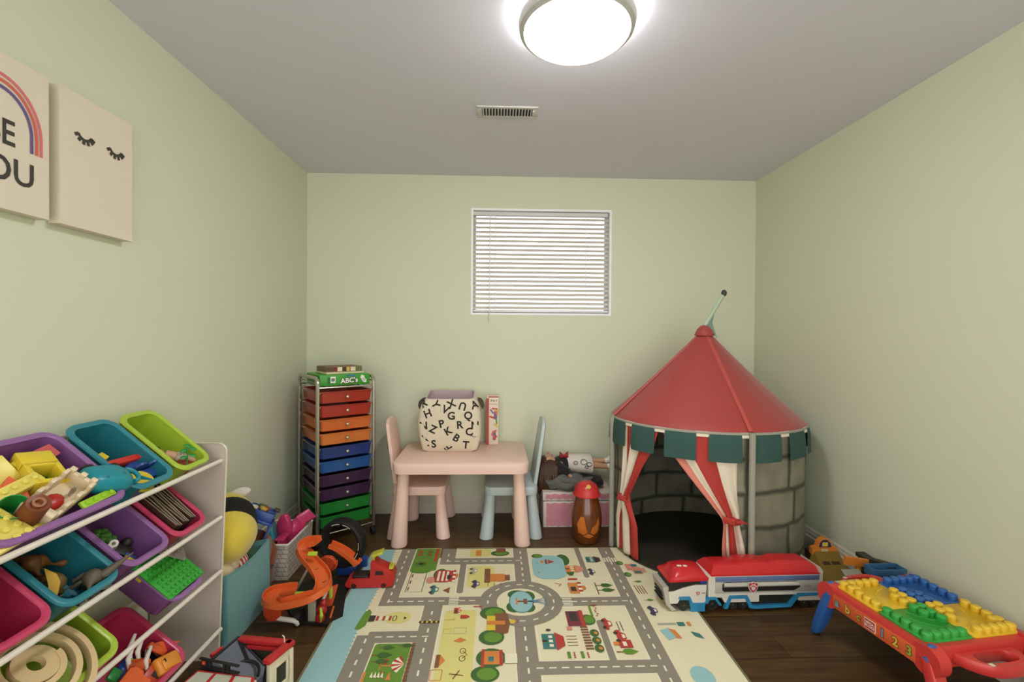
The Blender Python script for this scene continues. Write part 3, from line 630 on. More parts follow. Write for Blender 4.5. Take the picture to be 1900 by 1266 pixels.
# curtains: striped cloth gathered at a tie on either side of the doorway
def curtain(edges, mats_, name, inner):
    NU, NV = 24, 34
    for fold in (0,):
        b = MB(mats_[0]); zt, zb = ZR-.004, edges[-1][0]; rows = []
        for v in range(NV+1):
            z = zt+(zb-zt)*v/NV
            for (za, l0, r0), (zc, l1, r1) in zip(edges, edges[1:]):
                if zc <= z <= za+1e-6: f = (za-z)/(za-zc); lo = l0+(l1-l0)*f; hi = r0+(r1-r0)*f; break
            row = []
            for u in range(NU+1):
                q = u/NU; t_ = lo+(hi-lo)*q; nar = max(0, 1-abs(hi-lo)/20)
                row.append(ep(t_, z, 1.004+(.016+.04*nar)*math.sin(q*PI*5+z*4)*min(1, v/8)*.7+.014*nar))
            rows.append(row)
        vs = [p for r in rows for p in r]; fs = []; base_m = []
        for v in range(NV):
            for u in range(NU):
                fs.append((v*(NU+1)+u, v*(NU+1)+u+1, (v+1)*(NU+1)+u+1, (v+1)*(NU+1)+u)); base_m.append(mats_[int(u/NU*len(mats_))])
        for f, m_ in zip(fs, base_m): b.use(m_); b.fm.append(b.cur)
        b.v = vs; b.f = fs
        o = b.build(name, tent, 70); md = o.modifiers.new('cloth_thickness', 'SOLIDIFY'); md.thickness = .003
    return o
z_tie = .34
lc = curtain([(ZR, 195, 223.5), (.62, 195, 219.5), (.5, 195.5, 211), (.40, 196, 204.5), (z_tie, 195.5, 200.5), (z_tie-.03, 193.5, 201.5), (.2, 187, 208.5), (.03, 187.5, 210)], [m_twhite, m_tred, m_twhite, m_twhite, m_tred, m_tred], 'curtain', 1)
rc = curtain([(ZR, 224.5, 264), (.62, 230.5, 264), (.5, 241.5, 264), (.42, 249, 264.5), (z_tie, 256, 266), (z_tie-.03, 257, 265.5), (.2, 256.5, 268.5), (.02, 258, 270)], [m_tpink, m_twhite, m_tred, m_tred, m_twhite, m_twhite], 'curtain', 1)
for t_, zz in ((198, z_tie-.01), (261, z_tie-.01)):
    MB(m_tred).tube([Vector(ep(t_-3.2, zz+.004, 1.05)), Vector(ep(t_, zz, 1.085)), Vector(ep(t_+3.2, zz-.004, 1.05)), Vector(ep(t_, zz, .985))], .013, 8, closed=True, flat=1.2).build('tie_band', tent)
    b = MB(m_tred); b.tube([Vector(ep(t_+1, zz, 1.07)), Vector(ep(t_+4, zz+.006, 1.10)), Vector(ep(t_+7, zz-.006, 1.08))], [.007, .012, .004], 6, flat=.6); b.build('tie_bow', tent)
# cap, flag pole and pennant at the peak
MB(m_roof).lathe([(.052, -.044), (.054, -.038), (.040, -.006), (.022, .012), (.005, .018)], 24, c=(AP[0], AP[1], AP[2]+.0), cap=(False, True)).build('peak_cap', tent, 60)
pole_a = Vector((AP[0], AP[1], AP[2]+.01)); pole_b = Vector((AP[0]+.095, AP[1]-.02, AP[2]+.185))
MB(mat('flag_pole_sleeve', (168, 186, 160), .6)).tube([pole_a.lerp(pole_b, k/4) for k in range(5)], .0115, 10).build('flag_pole', tent)
MB(mat('pole_tip', (58, 54, 46), .5)).ball(pole_b+Vector((.006, 0, .012)), (.015, .015, .02), 12, 8).build('pole_tip', tent)
q0 = pole_a.lerp(pole_b, .08); q1 = pole_a.lerp(pole_b, .62); q2 = Vector((AP[0]+.088, AP[1]+.03, AP[2]-.055))
b = MB(mat('pennant_cloth', (132, 166, 158), .8)); mid = q1.lerp(q2, .5)+Vector((-.018, .012, 0))
for d in (0, .003): b.raw([q0+Vector((0, d, 0)), q1+Vector((0, d, 0)), mid+Vector((0, d, 0)), q2+Vector((0, d, 0))], [(0, 1, 2, 3)] if d else [(3, 2, 1, 0)])
b.build('pennant', tent)

# ------------------------------------------------------------------ chrome drawer cart
m_chrome = mat('chrome_tube', (196, 194, 184), .22, .95); m_caster = mat('caster_black', (26, 25, 23), .6)
CA = math.radians(37)
cart = thing('drawer_cart', 'chrome rolling cart with ten rainbow coloured plastic drawers', 'drawer cart', (-.975, 2.56, 0), CA)
CW, CD = .319, .363
for x in (0, CW):
    p = [(x, 0, .055), (x, 0, .90)]+[(x, .035-.035*math.cos(a*PI/12), .90+.04*math.sin(a*PI/12)) for a in range(1, 7)]
    p += [(x, CD-.035+.035*math.sin(a*PI/12), .90+.04*math.cos(a*PI/12)) for a in range(0, 7)]+[(x, CD, .055)]
    MB(m_chrome).tube(p, .0105, 10).build('side_frame', cart)
dz = .0775; z0 = .098
b = MB(m_chrome)
for x in (0, CW):
    for i in range(10): b.tube([(x+(.012 if x == 0 else -.012), -.0, z0+i*dz+.062), (x+(.012 if x == 0 else -.012), CD, z0+i*dz+.062)], .0035, 6)
b.build('drawer_rails', cart)
b = MB(m_chrome)
for y in (0, CD): b.tube([(0, y, .072), (CW, y, .072)], .005, 8); b.tube([(0, y, .888), (CW, y, .888)], .005, 8)
for k in range(1, 9): b.tube([(CW*k/9, 0, .888), (CW*k/9, CD, .888)], .0022, 6)
for x in (0, CW): b.tube([(x, 0, .915), (x, CD, .915)], .0035, 6)
b.build('top_shelf', cart)
for x in (0, CW):
    for y in (0, CD):
        b = MB(m_caster).cyl((x, y, .056), (x, y, .03), .008, n=8); b.cyl((x-.011, y+.008, .0225), (x+.011, y+.008, .0225), .022, n=16); b.box((x, y+.004, .04), (.03, .03, .012), .004); b.build('caster', cart)
cols = [('green', (30, 120, 44)), ('green', (30, 120, 44)), ('purple', (58, 28, 62)), ('purple', (58, 28, 62)), ('blue', (30, 78, 138)), ('blue', (32, 52, 112)), ('orange', (198, 110, 48)), ('orange', (196, 98, 42)), ('red', (160, 46, 34)), ('red', (158, 50, 34))]
for i, (cn, c_) in enumerate(cols):
    md_ = mat('drawer_'+cn+str(i), c_, .32, var=.05, scale=6, coat=.2)
    zt = z0+i*dz+.070; b = MB(md_)
    cxm, cym = CW/2, CD/2-.004
    def rr(w, h, z): return [(x, y, z) for x, y in rrect(w, h, .014, 3, cxm, cym)]
    b.loft([rr(CW-.056, CD-.03, zt-.0685), rr(CW-.040, CD-.010, zt-.064), rr(CW-.028, CD+.004, zt-.006), rr(CW-.016, CD+.016, zt-.004), rr(CW-.016, CD+.016, zt), rr(CW-.036, CD-.004, zt), rr(CW-.052, CD-.02, zt-.058)])
    d = b.build('drawer', cart)
    k_ = MB(mat('knob_silver', (205, 202, 190), .25, .9)).lathe([(.004, 0), (.004, .008), (.0085, .012), (.0095, .017), (.007, .021), (.002, .0225)], 14, M=T(cxm, cym-(CD+.004)/2+.004, zt-.032) @ RX(PI/2)); k_.build('knob', d)
# boxes on the cart
Rc = RZ(CA)
def oncart(x, y, z, a=0): return T(-.975, 2.56, 0) @ Rc @ T(x, y, z) @ RZ(a)
gm = mat('abc_box_green', (64, 150, 48), .4, var=.05); b = MB(gm).box((0, 0, .031), (.285, .27, .062), .003)
b.use(mat('abc_box_leaf', (40, 110, 40), .4)); b.box((-.085, -.1353, .03), (.03, .0006, .04))
wht = mat('abc_letter_white', (232, 232, 222), .5); blk = mat('abc_letter_edge', (30, 30, 26), .5)
for m_, off, dy in ((blk, .0045, 0), (wht, .0012, .0008)):
    b.use(m_)
    b.text("ABC's", .040, T(.022, -.1356-dy, .026) @ RX(PI/2) @ RZ(.06), bold=off)
b.use(wht).box((-.07, -.1356, .034), (.028, .0006, .036)); b.use(mat('abc_grey', (110, 120, 110), .5)).box((-.07, -.1361, .034), (.02, .0006, .018))
b.use(wht); 
for x, z, a in ((.098, .044, .3), (.105, .030, -.4), (.112, .022, .2)): b.box((0, 0, 0), (.02, .0006, .02), M=T(x, -.1357, z) @ RY(a))
b.use(mat('abc_blue', (50, 110, 160), .5)).box((.03, -.1357, .055), (.05, .0006, .008))
solo('game_box', b, "green ABC's learning game box lying on top of drawer cart", 'game box', M=oncart(.165, .165, .8935, -.02))
b = MB(mat('cream_game_box', (206, 200, 160), .5)).box((0, 0, .006), (.22, .19, .012), .002)
solo('book', b, 'thin cream book between the green game box and top box', 'book', M=oncart(.175, .165, .956, .02))
b = MB(mat('brown_game_box', (120, 92, 62), .5)).box((0, 0, .015), (.21, .17, .030), .002)
for k, (x, w, c_) in enumerate(((-.085, .035, (90, 70, 56)), (-.055, .02, (120, 44, 36)), (-.028, .026, (226, 214, 186)), (.0, .02, (60, 46, 36)), (.02, .018, (206, 170, 80)), (.05, .03, (216, 206, 176)), (.085, .03, (90, 110, 60)))):
    b.use(mat('brown_box_print_%d' % k, c_, .5)).box((x, -.0853, .015), (w, .0006, .024))
solo('game_box', b, 'brown patterned game box topmost on the drawer cart', 'game box', M=oncart(.172, .165, .9685, .03))

# ------------------------------------------------------------------ pink trunk, doll, jacket, jar behind the chair
tr = thing('storage_chest', 'pink and white patterned cardboard chest on floor beside tent', 'chest', (.516, 2.938, 0))
m_tp = mat('trunk_pink', (196, 130, 142), .6, var=.18, scale=22); m_tl = mat('trunk_lace', (206, 192, 180), .6, var=.12, scale=60)
def trunk_part(name, z0_, z1_, grow):
    w, d = .436+grow, .235+grow
    b = MB(m_tl).box((0, 0, (z0_+z1_)/2), (w, d, z1_-z0_), .006); b.use(m_tp)
    hh = (z1_-z0_)
    for fx in ((0, -d/2-.0006, 0),):
        pts = []; wx, wz = w/2-.02, hh/2-.012
        for i in range(24): pts.append((-wx+2*wx*i/24, -wz+.004*math.sin(i*2.3)))
        for i in range(5): pts.append((wx+.004*math.sin(i*2), -wz+2*wz*i/5))
        for i in range(24): pts.append((wx-2*wx*i/24, wz+.004*math.sin(i*1.9)))
        for i in range(5): pts.append((-wx+.004*math.sin(i*3), wz-2*wz*i/5))
        b.raw([(x, -d/2-.0008, (z0_+z1_)/2+z) for x, z in pts], [tuple(range(len(pts)))])
    b.use(mat('trunk_rivet', (130, 116, 104), .5))
    for i in range(7): b.box((-w/2+.03+i*(w-.06)/6, -d/2-.001, z0_+.006), (.006, .0012, .006))
    return b.build(name, tr)
trunk_part('trunk_body', 0.001, .165, 0); trunk_part('trunk_lid', .168, .222, .008)
# grey denim jacket bundle on the trunk
m_den = cloth('grey_denim', (98, 98, 92))
b = MB(m_den); rings = []
for i in range(22):
    s_ = i/21; x = -.125+.29*s_; r = []
    for j in range(28):
        a = 2*PI*j/28; ry_ = .075*(.55+.5*math.sin(PI*s_))+.01*math.sin(a*3+s_*9); rz_ = .042*(.55+.6*math.sin(PI*min(1, s_*1.1)))+.007*math.sin(a*5+s_*14)
        r.append((x+.012*math.sin(a*2), ry_*math.cos(a)-.025, max(.0015, .04+rz_*math.sin(a)+.006*math.sin(s_*20+a))))
    rings.append(r)
b.loft(rings)
for k in (-1, 1): b.tube(spline([(-.03, -.05*k-.02, .07), (.05, -.075*k-.02, .06), (.12, -.06*k-.03, .035)], 5), [.018]*11, 10)
solo('denim_jacket', b, 'crumpled grey denim doll jacket on the pink chest lid', 'doll clothes', loc=(.45, 2.905, .223))
b = MB(cloth('black_velvet', (26, 22, 18))); rings = []
for i in range(14):
    s_ = i/13; rings.append([(-.085+.17*s_, .085*(.75+.3*math.sin(PI*s_))*math.cos(2*PI*j/24), .034+(.032+.004*math.sin(j+i*.8))*(.7+.35*math.sin(PI*s_))*math.sin(2*PI*j/24)) for j in range(24)])
b.loft(rings); solo('black_pouch', b, 'black cloth bundle lying on right end of pink chest', 'doll clothes', loc=(.598, 2.93, .2245))
# doll lying on its back on the jacket, head to the left
DZ = .355
doll = thing('doll', 'dark haired doll in black top and white skirt lying on jacket', 'doll', (.51, 2.965, .305))
m_skin = mat('doll_skin', (196, 150, 116), .5, var=.03); m_hair = mat('doll_hair', (66, 38, 20), .45, var=.35, scale=25); m_dblk = cloth('doll_black_top', (30, 26, 26)); m_dwh = cloth('doll_white_skirt', (214, 204, 194))
bm = bmesh.new(); sk = {}
def jv(n, co, r, par=None):
    v = bm.verts.new(co); sk[v] = r; jn[n] = v
    if par: bm.edges.new((jn[par], v))
jn = {}
X0 = -.45
for a in (('pelvis', (.02, 0, .05), .036, None), ('chest', (-.07, 0, .055), .036, 'pelvis'), ('neck', (-.105, 0, .057), .016, 'chest'), ('jaw', (-.122, 0, .062), .026, 'neck'), ('head', (-.150, 0, .066), .045, 'jaw'), ('crown', (-.178, 0, .062), .030, 'head'),
          ('shl', (-.09, -.052, .05), .017, 'chest'), ('ell', (-.055, -.078, .03), .014, 'shl'), ('hal', (-.035, -.088, .002), .011, 'ell'), ('hal2', (-.026, -.09, -.012), .011, 'hal'), ('shr', (-.09, .045, .05), .017, 'chest'), ('elr', (-.03, .07, .035), .014, 'shr'), ('har', (.02, .075, .03), .011, 'elr'),
          ('hipl', (.045, -.024, .045), .024, 'pelvis'), ('knl', (.135, -.03, .045), .019, 'hipl'), ('anl', (.205, -.035, .035), .013, 'knl'), ('tol', (.222, -.037, .058), .011, 'anl'), ('hipr', (.045, .024, .047), .024, 'pelvis'), ('knr', (.135, .02, .055), .019, 'hipr'), ('anr', (.2, .01, .06), .013, 'knr'), ('tor', (.216, .008, .083), .011, 'anr')):
    jv(*a)
bm.verts.ensure_lookup_table(); bm.verts.index_update()
me = bpy.data.meshes.new('doll_body'); rad = [sk[v] for v in bm.verts]; bm.to_mesh(me); bm.free()
o = bpy.data.objects.new('body', me); C.objects.link(o); o.parent = doll; me.materials.append(m_skin)
o.modifiers.new('skin', 'SKIN'); o.modifiers.new('sub', 'SUBSURF').levels = 2; o.modifiers['sub'].render_levels = 2; o.modifiers['skin'].use_smooth_shade = True
for i, v in enumerate(me.skin_vertices[0].data): v.radius = (rad[i], rad[i]); v.use_root = (i == 0)
# face turned up and a little to the camera
b = MB(m_skin).ball((-.146, -.005, .110), (.008, .007, .010), 10, 6); b.build('nose', doll)
for y in (-.024, .010):
    e = MB(mat('doll_eye_white', (226, 222, 214), .2)).ball((-.155, y, .104), (.0065, .009, .005), 10, 6).build('eye', doll); MB(mat('doll_iris', (60, 38, 22), .2)).ball((-.155, y-.001, .1075), (.004, .005, .003), 8, 5).build('iris', e)
MB(mat('doll_lips', (176, 92, 84), .45)).ball((-.127, -.006, .098), (.004, .011, .004), 10, 6).build('mouth', doll)
b = MB(m_hair); rings = []                 # cap of hair round the skull
for i in range(13):
    th = PI*(.12+.40*i/12); rings.append([(-.166-.052*math.cos(th)*(.8), .052*math.sin(th)*math.cos(2*PI*j/24), .060+.046*math.sin(th)*math.sin(2*PI*j/24)*(1 if math.sin(2*PI*j/24) < .35 else .72)) for j in range(24)])
b.loft(rings)
for k in range(40):                        # long strands falling over the near side
    x = -.198+.0024*k; w_ = .0075+.0015*math.sin(k*2.3)
    b.tube(spline([(x+.01, -.036+.004*math.sin(k*2), .074-.012*abs(k-20)/20), (x, -.060, .052), (x-.004, -.078, .015), (x-.008+.004*math.sin(k*1.7), -.086-.006*math.cos(k), -.045), (x-.012+.006*math.sin(k), -.08, -.10+.012*math.sin(k*1.3))], 4), [w_]*12+[w_*.9, w_*.8, w_*.7, w_*.6, w_*.3], 6)
b.build('hair', doll, 70)
def shell(name, m_, st, extra=None):
    b = MB(m_).loft([[(x, y0_+ry_*math.cos(2*PI*j/20), z_+rz_*math.sin(2*PI*j/20)) for j in range(20)] for x, y0_, z_, ry_, rz_ in st])
    if extra: extra(b)
    return b.build(name, doll, 60)
def slv(b):
    b.tube(spline([(-.098, -.045, .056), (-.082, -.064, .044), (-.055, -.08, .03), (-.042, -.087, .012)], 4), [.022]*5+[.020]*5+[.018]*3, 10); b.tube(spline([(-.098, .04, .056), (-.06, .062, .042), (-.03, .072, .036)], 4), .021, 10)
shell('black_top', m_dblk, [(-.112, 0, .056, .022, .020), (-.10, 0, .055, .046, .032), (-.06, 0, .055, .050, .042), (-.02, 0, .052, .046, .044)], slv)
sk_o = shell('white_skirt', m_dwh, [(-.045, 0, .055, .044, .045), (-.02, 0, .054, .056, .049), (.05, -.002, .050, .074, .052), (.095, -.004, .048, .084, .054), (.098, -.004, .048, .080, .050)])
b = MB(mat('skirt_ink', (40, 38, 36), .8))
for cx_, cz_, r_ in ((.045, .075, .018), (.075, .065, .014), (.06, .05, .010), (0, .07, .012)):
    b.tube([(cx_+r_*math.cos(a*.6), -.006-(.0535+.028*max(0, (cx_+.045)/.14))*math.cos(math.asin(max(-.9, min(.9, (cz_-.05+r_*.7*math.sin(a*.6))/.055))))-.004, cz_+r_*.7*math.sin(a*.6)) for a in range(11)], .0018, 5)
b.build('drawn_pattern', sk_o)
b = MB(mat('doll_red_bow', (150, 34, 44), .6))
for s_ in (-1, 1): b.loft([[(-.062+s_*k*1.0, -.030-.012*math.cos(a)*r_, .098+r_*.018*math.sin(a)+k*.4) for a in [q*PI/5 for q in range(10)]] for k, r_ in ((0, .25), (.012, .8), (.024, 1))])
b.ball((-.062, -.03, .099), .006, 10, 6); b.build('bow', doll)
for p0, p1 in (((.19, -.034, .038), (.224, -.037, .062)), ((.186, .012, .058), (.219, .008, .086))):
    MB(mat('doll_sock', (222, 216, 206), .8)).tube([p0, Vector(p0).lerp(Vector(p1), .55)+Vector((.006, 0, -.006)), p1], [.0165, .0175, .0125], 10).build('sock', doll)
doll.scale = (1.12, 1.12, 1.12)
# plain brown tub with red domed lid, added in place of a character toy
jar = thing('toy_tub', 'brown see-through egg shaped plastic stand-in tub with red lid beside pink chest', 'toy tub', (.53, 2.635, 0))
MB(mat('amber_plastic', (104, 54, 24), .18, var=.25, scale=7, coat=.5)).lathe([(.052, .001), (.060, .006), (.070, .03), (.082, .075), (.088, .12), (.086, .165), (.078, .21), (.066, .25), (.058, .272)], 32).build('tub_body', jar)
b = MB(mat('red_lid', (190, 48, 48), .3)).lathe([(.064, .268), (.078, .270), (.080, .276), (.074, .285), (.070, .305), (.056, .330), (.030, .345), (.006, .349)], 32); b.build('lid', jar)
b = MB(mat('lid_emblem', (206, 170, 80), .4)).lathe([(.013, 0), (.013, .003), (.009, .004), (.009, .002)], 16, M=T(0, -.055, .331) @ RX(math.radians(50))); b.build('lid_badge', jar)
def jr(z):
    pr = [(.001, .052), (.006, .060), (.03, .070), (.075, .082), (.12, .088), (.165, .086), (.21, .078), (.25, .066), (.272, .058)]
    for (z0_, r0_), (z1_, r1_) in zip(pr, pr[1:]):
        if z0_ <= z <= z1_: return r0_+(r1_-r0_)*(z-z0_)/(z1_-z0_)
    return .058
for pts in ([(-.058, .075), (-.066, .125), (-.048, .168), (-.030, .172), (-.022, .125), (-.010, .085), (-.030, .066)], [(.008, .080), (.016, .108), (.040, .130), (.056, .165), (.060, .125), (.052, .085), (.030, .068)], [(-.030, .058), (-.008, .076), (.006, .072), (.028, .060), (.0, .048)]):
    b = MB(mat('amber_insert', (190, 104, 36), .3))
    rg = []
    for d, k in ((-.004, 1), (.0025, 1), (.004, .9)):
        cx_ = sum(p[0] for p in pts)/len(pts); cz_ = sum(p[1] for p in pts)/len(pts)
        rg.append([(x_, -math.sqrt(max(1e-5, jr(z_)**2-x_**2))-d, z_) for x_, z_ in [(cx_+(p[0]-cx_)*k, cz_+(p[1]-cz_)*k) for p in pts]])
    b.loft(rg); b.build('orange_panel', jar)

# ------------------------------------------------------------------ toy organiser along the left wall: panels, rods, tilted bins
PX0, PX1 = -1.238, -.972
m_panel = mat('organiser_panel', (190, 178, 166), .5, var=.02); m_edge = mat('organiser_edge', (226, 218, 200), .45)
m_rod = mat('organiser_rod', (222, 214, 200), .4)
unit = thing('toy_organiser', 'white toy organiser frame of side panels and rods by left wall', 'toy organiser', (-1.1, 1.3, 0))
def panel(y0, y1):
    pts = [(PX0, 0), (PX1-.028, 0)]+[(PX1, .745)]+arc(PX1-.03, .757, .03, 0, 90, 6)+[(PX0, .787)]
    # outline in x-z, thickness along y, in unit coordinates
    M = basis((1.1, y1-1.3, 0), (1, 0, 0), (0, 0, 1), (0, -1, 0))
    b = MB(m_panel).prism(pts, .001, y1-y0-.001, M)
    b.use(m_edge)
    k = len(pts); 
    b.loft([[(x, z, d) for x, z in pts] for d in (.0, .001)], M=M)
    b.loft([[(x+.0012, z+(.0012 if z > .5 else 0), d) for x, z in pts] for d in (.0015, y1-y0-.0015)], cap=(False, False), M=M)
    return b.build('side_panel', unit)
panel(1.69, 1.705); panel(.902, .917)
TIERS = [.745, .54, .345, .136]                       # height of each bin's front lip
FXB, DXB, DZB = -.985, .210, .176                    # lip position and the run / rise of the rim
UV_ = Vector((DXB, 0, -DZB)).normalized(); NV_ = Vector((-UV_.z, 0, UV_.x)); RIM = math.hypot(DXB, DZB)
for zf in TIERS:
    for x, z in ((FXB-.002, zf-.0195), (FXB-DXB-.012, zf+DZB-.030)):
        b = MB(m_rod).tube([(x+1.1, .918-1.3, z), (x+1.1, 1.6895-1.3, z)], .0075, 10); b.build('rod', unit)
def bin_M(y0, y1, zf):
    o = Vector((FXB-DXB/2, (y0+y1)/2, zf+DZB/2)); return basis(o, UV_, (0, 1, 0), NV_)
def make_bin(y0, y1, zf, rgb, key, label):
    M = bin_M(y0, y1, zf); w, h = RIM, y1-y0
    m_in = mat('bin_'+key, rgb, .38, var=.05, scale=5); m_lip = mat('bin_lip_'+key, tuple(min(255, int(c+14)) for c in rgb), .3, var=.03)
    def ring(i, z, r, sh=0): return [(x+sh, y, z) for x, y in rrect(w-2*i, h-2*i, max(.01, r-i*.4), 5)]
    b = MB(m_in)
    b.loft([ring(.034, -.098, .03), ring(.028, -.094, .03), ring(.0155, -.02, .035), ring(.0145, -.004, .035)], cap=(True, False))
    b.loft([ring(.0165, -.004, .035), ring(.018, -.02, .035), ring(.030, -.0915, .03), ring(.036, -.0945, .028)], cap=(False, True))
    o = solo('storage_bin', b, label, 'storage bin', 'plastic bins in the toy organiser', M=M, smooth=50)
    b = MB(m_lip)
    b.loft([ring(.0145, -.006, .035), ring(.004, -.008, .04), ring(.0, -.004, .042), ring(.002, .002, .042), ring(.010, .004, .038), ring(.0175, .0, .035), ring(.0165, -.006, .035)], cap=(False, False)); b.build('rim', o, 50)
    return M
PUR, TEA, LIM, PNK = (128, 84, 138), (34, 112, 124), (148, 174, 46), (178, 48, 82)
A_, B_, C_, D_ = (1.485, 1.648), (1.297, 1.470), (1.108, 1.282), (.925, 1.094)
bin_big = make_bin(.940, 1.285, TIERS[0], PUR, 'purple', 'wide purple plastic bin in top tier, heaped with yellow blocks')
bin_teal = make_bin(1.302, 1.470, TIERS[0], TEA, 'teal', 'teal plastic bin in top tier between purple and lime bins')
bin_lime = make_bin(*A_, TIERS[0], LIM, 'lime', 'lime green plastic bin at right end of top tier')
def sh_(r, d): return (r[0]+d, r[1]+d)
b2a = make_bin(*sh_(A_, -.02), TIERS[1], PNK, 'pink', 'pink plastic bin holding thin dark books in second tier')
b2b = make_bin(*sh_(B_, -.02), TIERS[1], PUR, 'purple', 'purple plastic bin in second tier, between pink book bin and teal bin')
b2c = make_bin(*sh_(C_, -.02), TIERS[1], TEA, 'teal', 'teal plastic bin of toy dinosaurs in second tier')
b2d = make_bin(.922, 1.078, TIERS[1], PNK, 'pink', 'empty pink plastic bin at left end of second tier')
A3 = sh_(A_, -.038)
b3a = make_bin(*A3, TIERS[2], PUR, 'purple', 'purple plastic bin in third tier under green stud plate')
b3c = make_bin(.926, 1.262, TIERS[2], LIM, 'lime', 'wide lime green plastic bin in third tier holding wooden spiral')
b4a = make_bin(1.20, 1.525, TIERS[3], PNK, 'pink', 'wide pink plastic bin of orange toys in bottom tier')

Y1 = plastic('toy_yellow', (216, 192, 52)); Y2 = plastic('toy_pale_yellow', (222, 206, 96)); RD = plastic('toy_red', (172, 40, 36)); GR = plastic('toy_green', (34, 132, 56)); BR = mat('toy_brown', (112, 58, 28), .4); TL = plastic('toy_teal', (28, 132, 146)); OR = plastic('toy_orange', (216, 92, 40)); BL = plastic('toy_blue', (40, 72, 140)); LG = plastic('toy_lime', (150, 196, 40)); CR = plastic('toy_cream', (212, 194, 158)); DK = mat('toy_dark', (34, 28, 24), .5); GY = plastic('toy_grey', (150, 142, 130)); WH = plastic('toy_white', (226, 220, 208)); MET = mat('toy_silver', (190, 186, 176), .3, .8)
def on(Mb, px, py, w, rx=0, ry=0, rz=0):
    """a spot w above/below a bin's rim plane on the sight line of a photo pixel, with a local tilt"""
    px += 0; n = Vector((Mb[0][2], Mb[1][2], Mb[2][2])); o = Vector((Mb[0][3], Mb[1][3], Mb[2][3]))+n*w
    p = atp(px, py, o, n); return Matrix.Translation(p) @ Mb.to_3x3().to_4x4() @ Euler((rx, ry, rz)).to_matrix().to_4x4()
def studs(b, nx, ny, p, r=.005, h=.005, z=0, m=None):
    for i in range(nx):
        for j in range(ny): b.lathe([(r, 0), (r, h*.8), (r*.8, h)], 10, c=((i-(nx-1)/2)*p, (j-(ny-1)/2)*p, z))
# --- big purple bin
Mb = bin_big
b = MB(Y1)
for c, s in (((0, -.030, 0), (.075, .012, .05)), ((0, .030, 0), (.075, .012, .05)), ((-.031, 0, 0), (.012, .06, .05)), ((.031, 0, 0), (.012, .06, .05)), ((-.055, 0, .0), (.05, .072, .05))): b.box(c, s, .002)
b.use(GR).box((0, 0, -.018), (.05, .05, .006))
solo('toy_block', b, 'yellow hollow window block with green inside, in purple bin', 'toy block', 'toys in the wide purple bin', M=on(Mb, 80, 890, -.02, .1, -.1, -.35))
b = MB(Y1).box((0, -.022, 0), (.045, .03, .045), .003); b.use(RD).prism([(-.022, -.006), (.022, -.006), (.022, .055), (-.012, .055)], -.022, .022)
solo('toy_block', b, 'red and yellow wedge block at back of purple bin', 'toy block', 'toys in the wide purple bin', M=on(Mb, 52, 862, -.035, .3, .2, .3))
b = MB(Y2).box((0, 0, 0), (.03, .13, .022), .003); studs(b, 1, 5, .024, .006, .006, .011)
solo('toy_block', b, 'long yellow studded bar at left of purple bin', 'toy block', 'toys in the wide purple bin', M=on(Mb, 22, 912, -.012, .1, 0, .15))
b = MB(Y2).box((0, 0, 0), (.07, .07, .018), .003)
solo('toy_block', b, 'square yellow block at left edge above the long bar', 'toy block', 'toys in the wide purple bin', M=on(Mb, -12, 884, -.04, .5, .3, .2))
b = MB(Y2).box((0, 0, 0), (.10, .10, .012), .003); studs(b, 4, 4, .024, .007, .005, .006)
solo('toy_block', b, 'yellow studded base plate at front left of purple bin', 'toy block', 'toys in the wide purple bin', M=on(Mb, -14, 990, -.012, .12, -.05, .1))
b = MB(Y2).box((0, 0, 0), (.03, .10, .016), .004)
solo('toy_block', b, 'yellow bar lying under the brown cylinder', 'toy block', 'toys in the wide purple bin', M=on(Mb, 62, 980, -.024, 0, 0, .1))
star = []
for i in range(10): a = i*PI/5; star.append(((.04 if i % 2 == 0 else .024)*math.cos(a), (.04 if i % 2 == 0 else .024)*math.sin(a)))
solo('toy_star', MB(OR).prism(star, -.012, .012), 'orange star shaped toy at left of purple bin', 'toy star', 'toys in the wide purple bin', M=on(Mb, 20, 916, -.03, .2, .1, .3))
b = MB(BR).lathe([(.012, -.002), (.012, .058), (.021, .06), (.023, .055), (.023, -.045), (.0, -.047)], 24, cap=(False, False)); b.use(mat('toy_brown_light', (140, 84, 48), .4)); b.lathe([(.011, .055), (.012, .063), (.007, .063), (.006, .05)], 18)
solo('toy_log', b, 'brown toy log with ringed end at front of purple bin', 'toy log', 'toys in the wide purple bin', M=Matrix.Translation(on(Mb, 50, 962, -.012).translation) @ Vector((.62, -.25, .6)).to_track_quat('Z', 'Y').to_matrix().to_4x4())
b = MB(GR).lathe([(.006, -.04), (.014, -.035), (.020, -.01), (.027, .03), (.025, .03), (.018, -.008), (.011, -.03)], 20)
solo('toy_cup', b, 'green toy cup tipped over beside brown log', 'toy cup', 'toys in the wide purple bin', M=on(Mb, 20, 950, -.012, .5, .2, 0))
b = MB(BR).box((0, 0, 0), (.05, .07, .03), .006); b.ball((0, .03, .012), .02, 12, 8)
solo('toy_block', b, 'dark brown block in middle of purple bin behind the log', 'toy block', 'toys in the wide purple bin', M=on(Mb, 64, 946, -.04, 0, 0, .4))
b = MB(GR).box((0, 0, 0), (.06, .06, .02), .004); studs(b, 2, 2, .026, .008, .006, .01)
solo('toy_block', b, 'green block deep in purple bin behind orange star', 'toy block', 'toys in the wide purple bin', M=on(Mb, 40, 922, -.05, 0, 0, .2))
b = MB(LG).box((0, 0, 0), (.02, .10, .008), .002); studs(b, 1, 4, .024, .006, .005, .004)
solo('toy_block', b, 'thin lime strip against front lip of purple bin', 'toy block', 'toys in the wide purple bin', M=on(Mb, 182, 925, .0, 0, .2, .05))
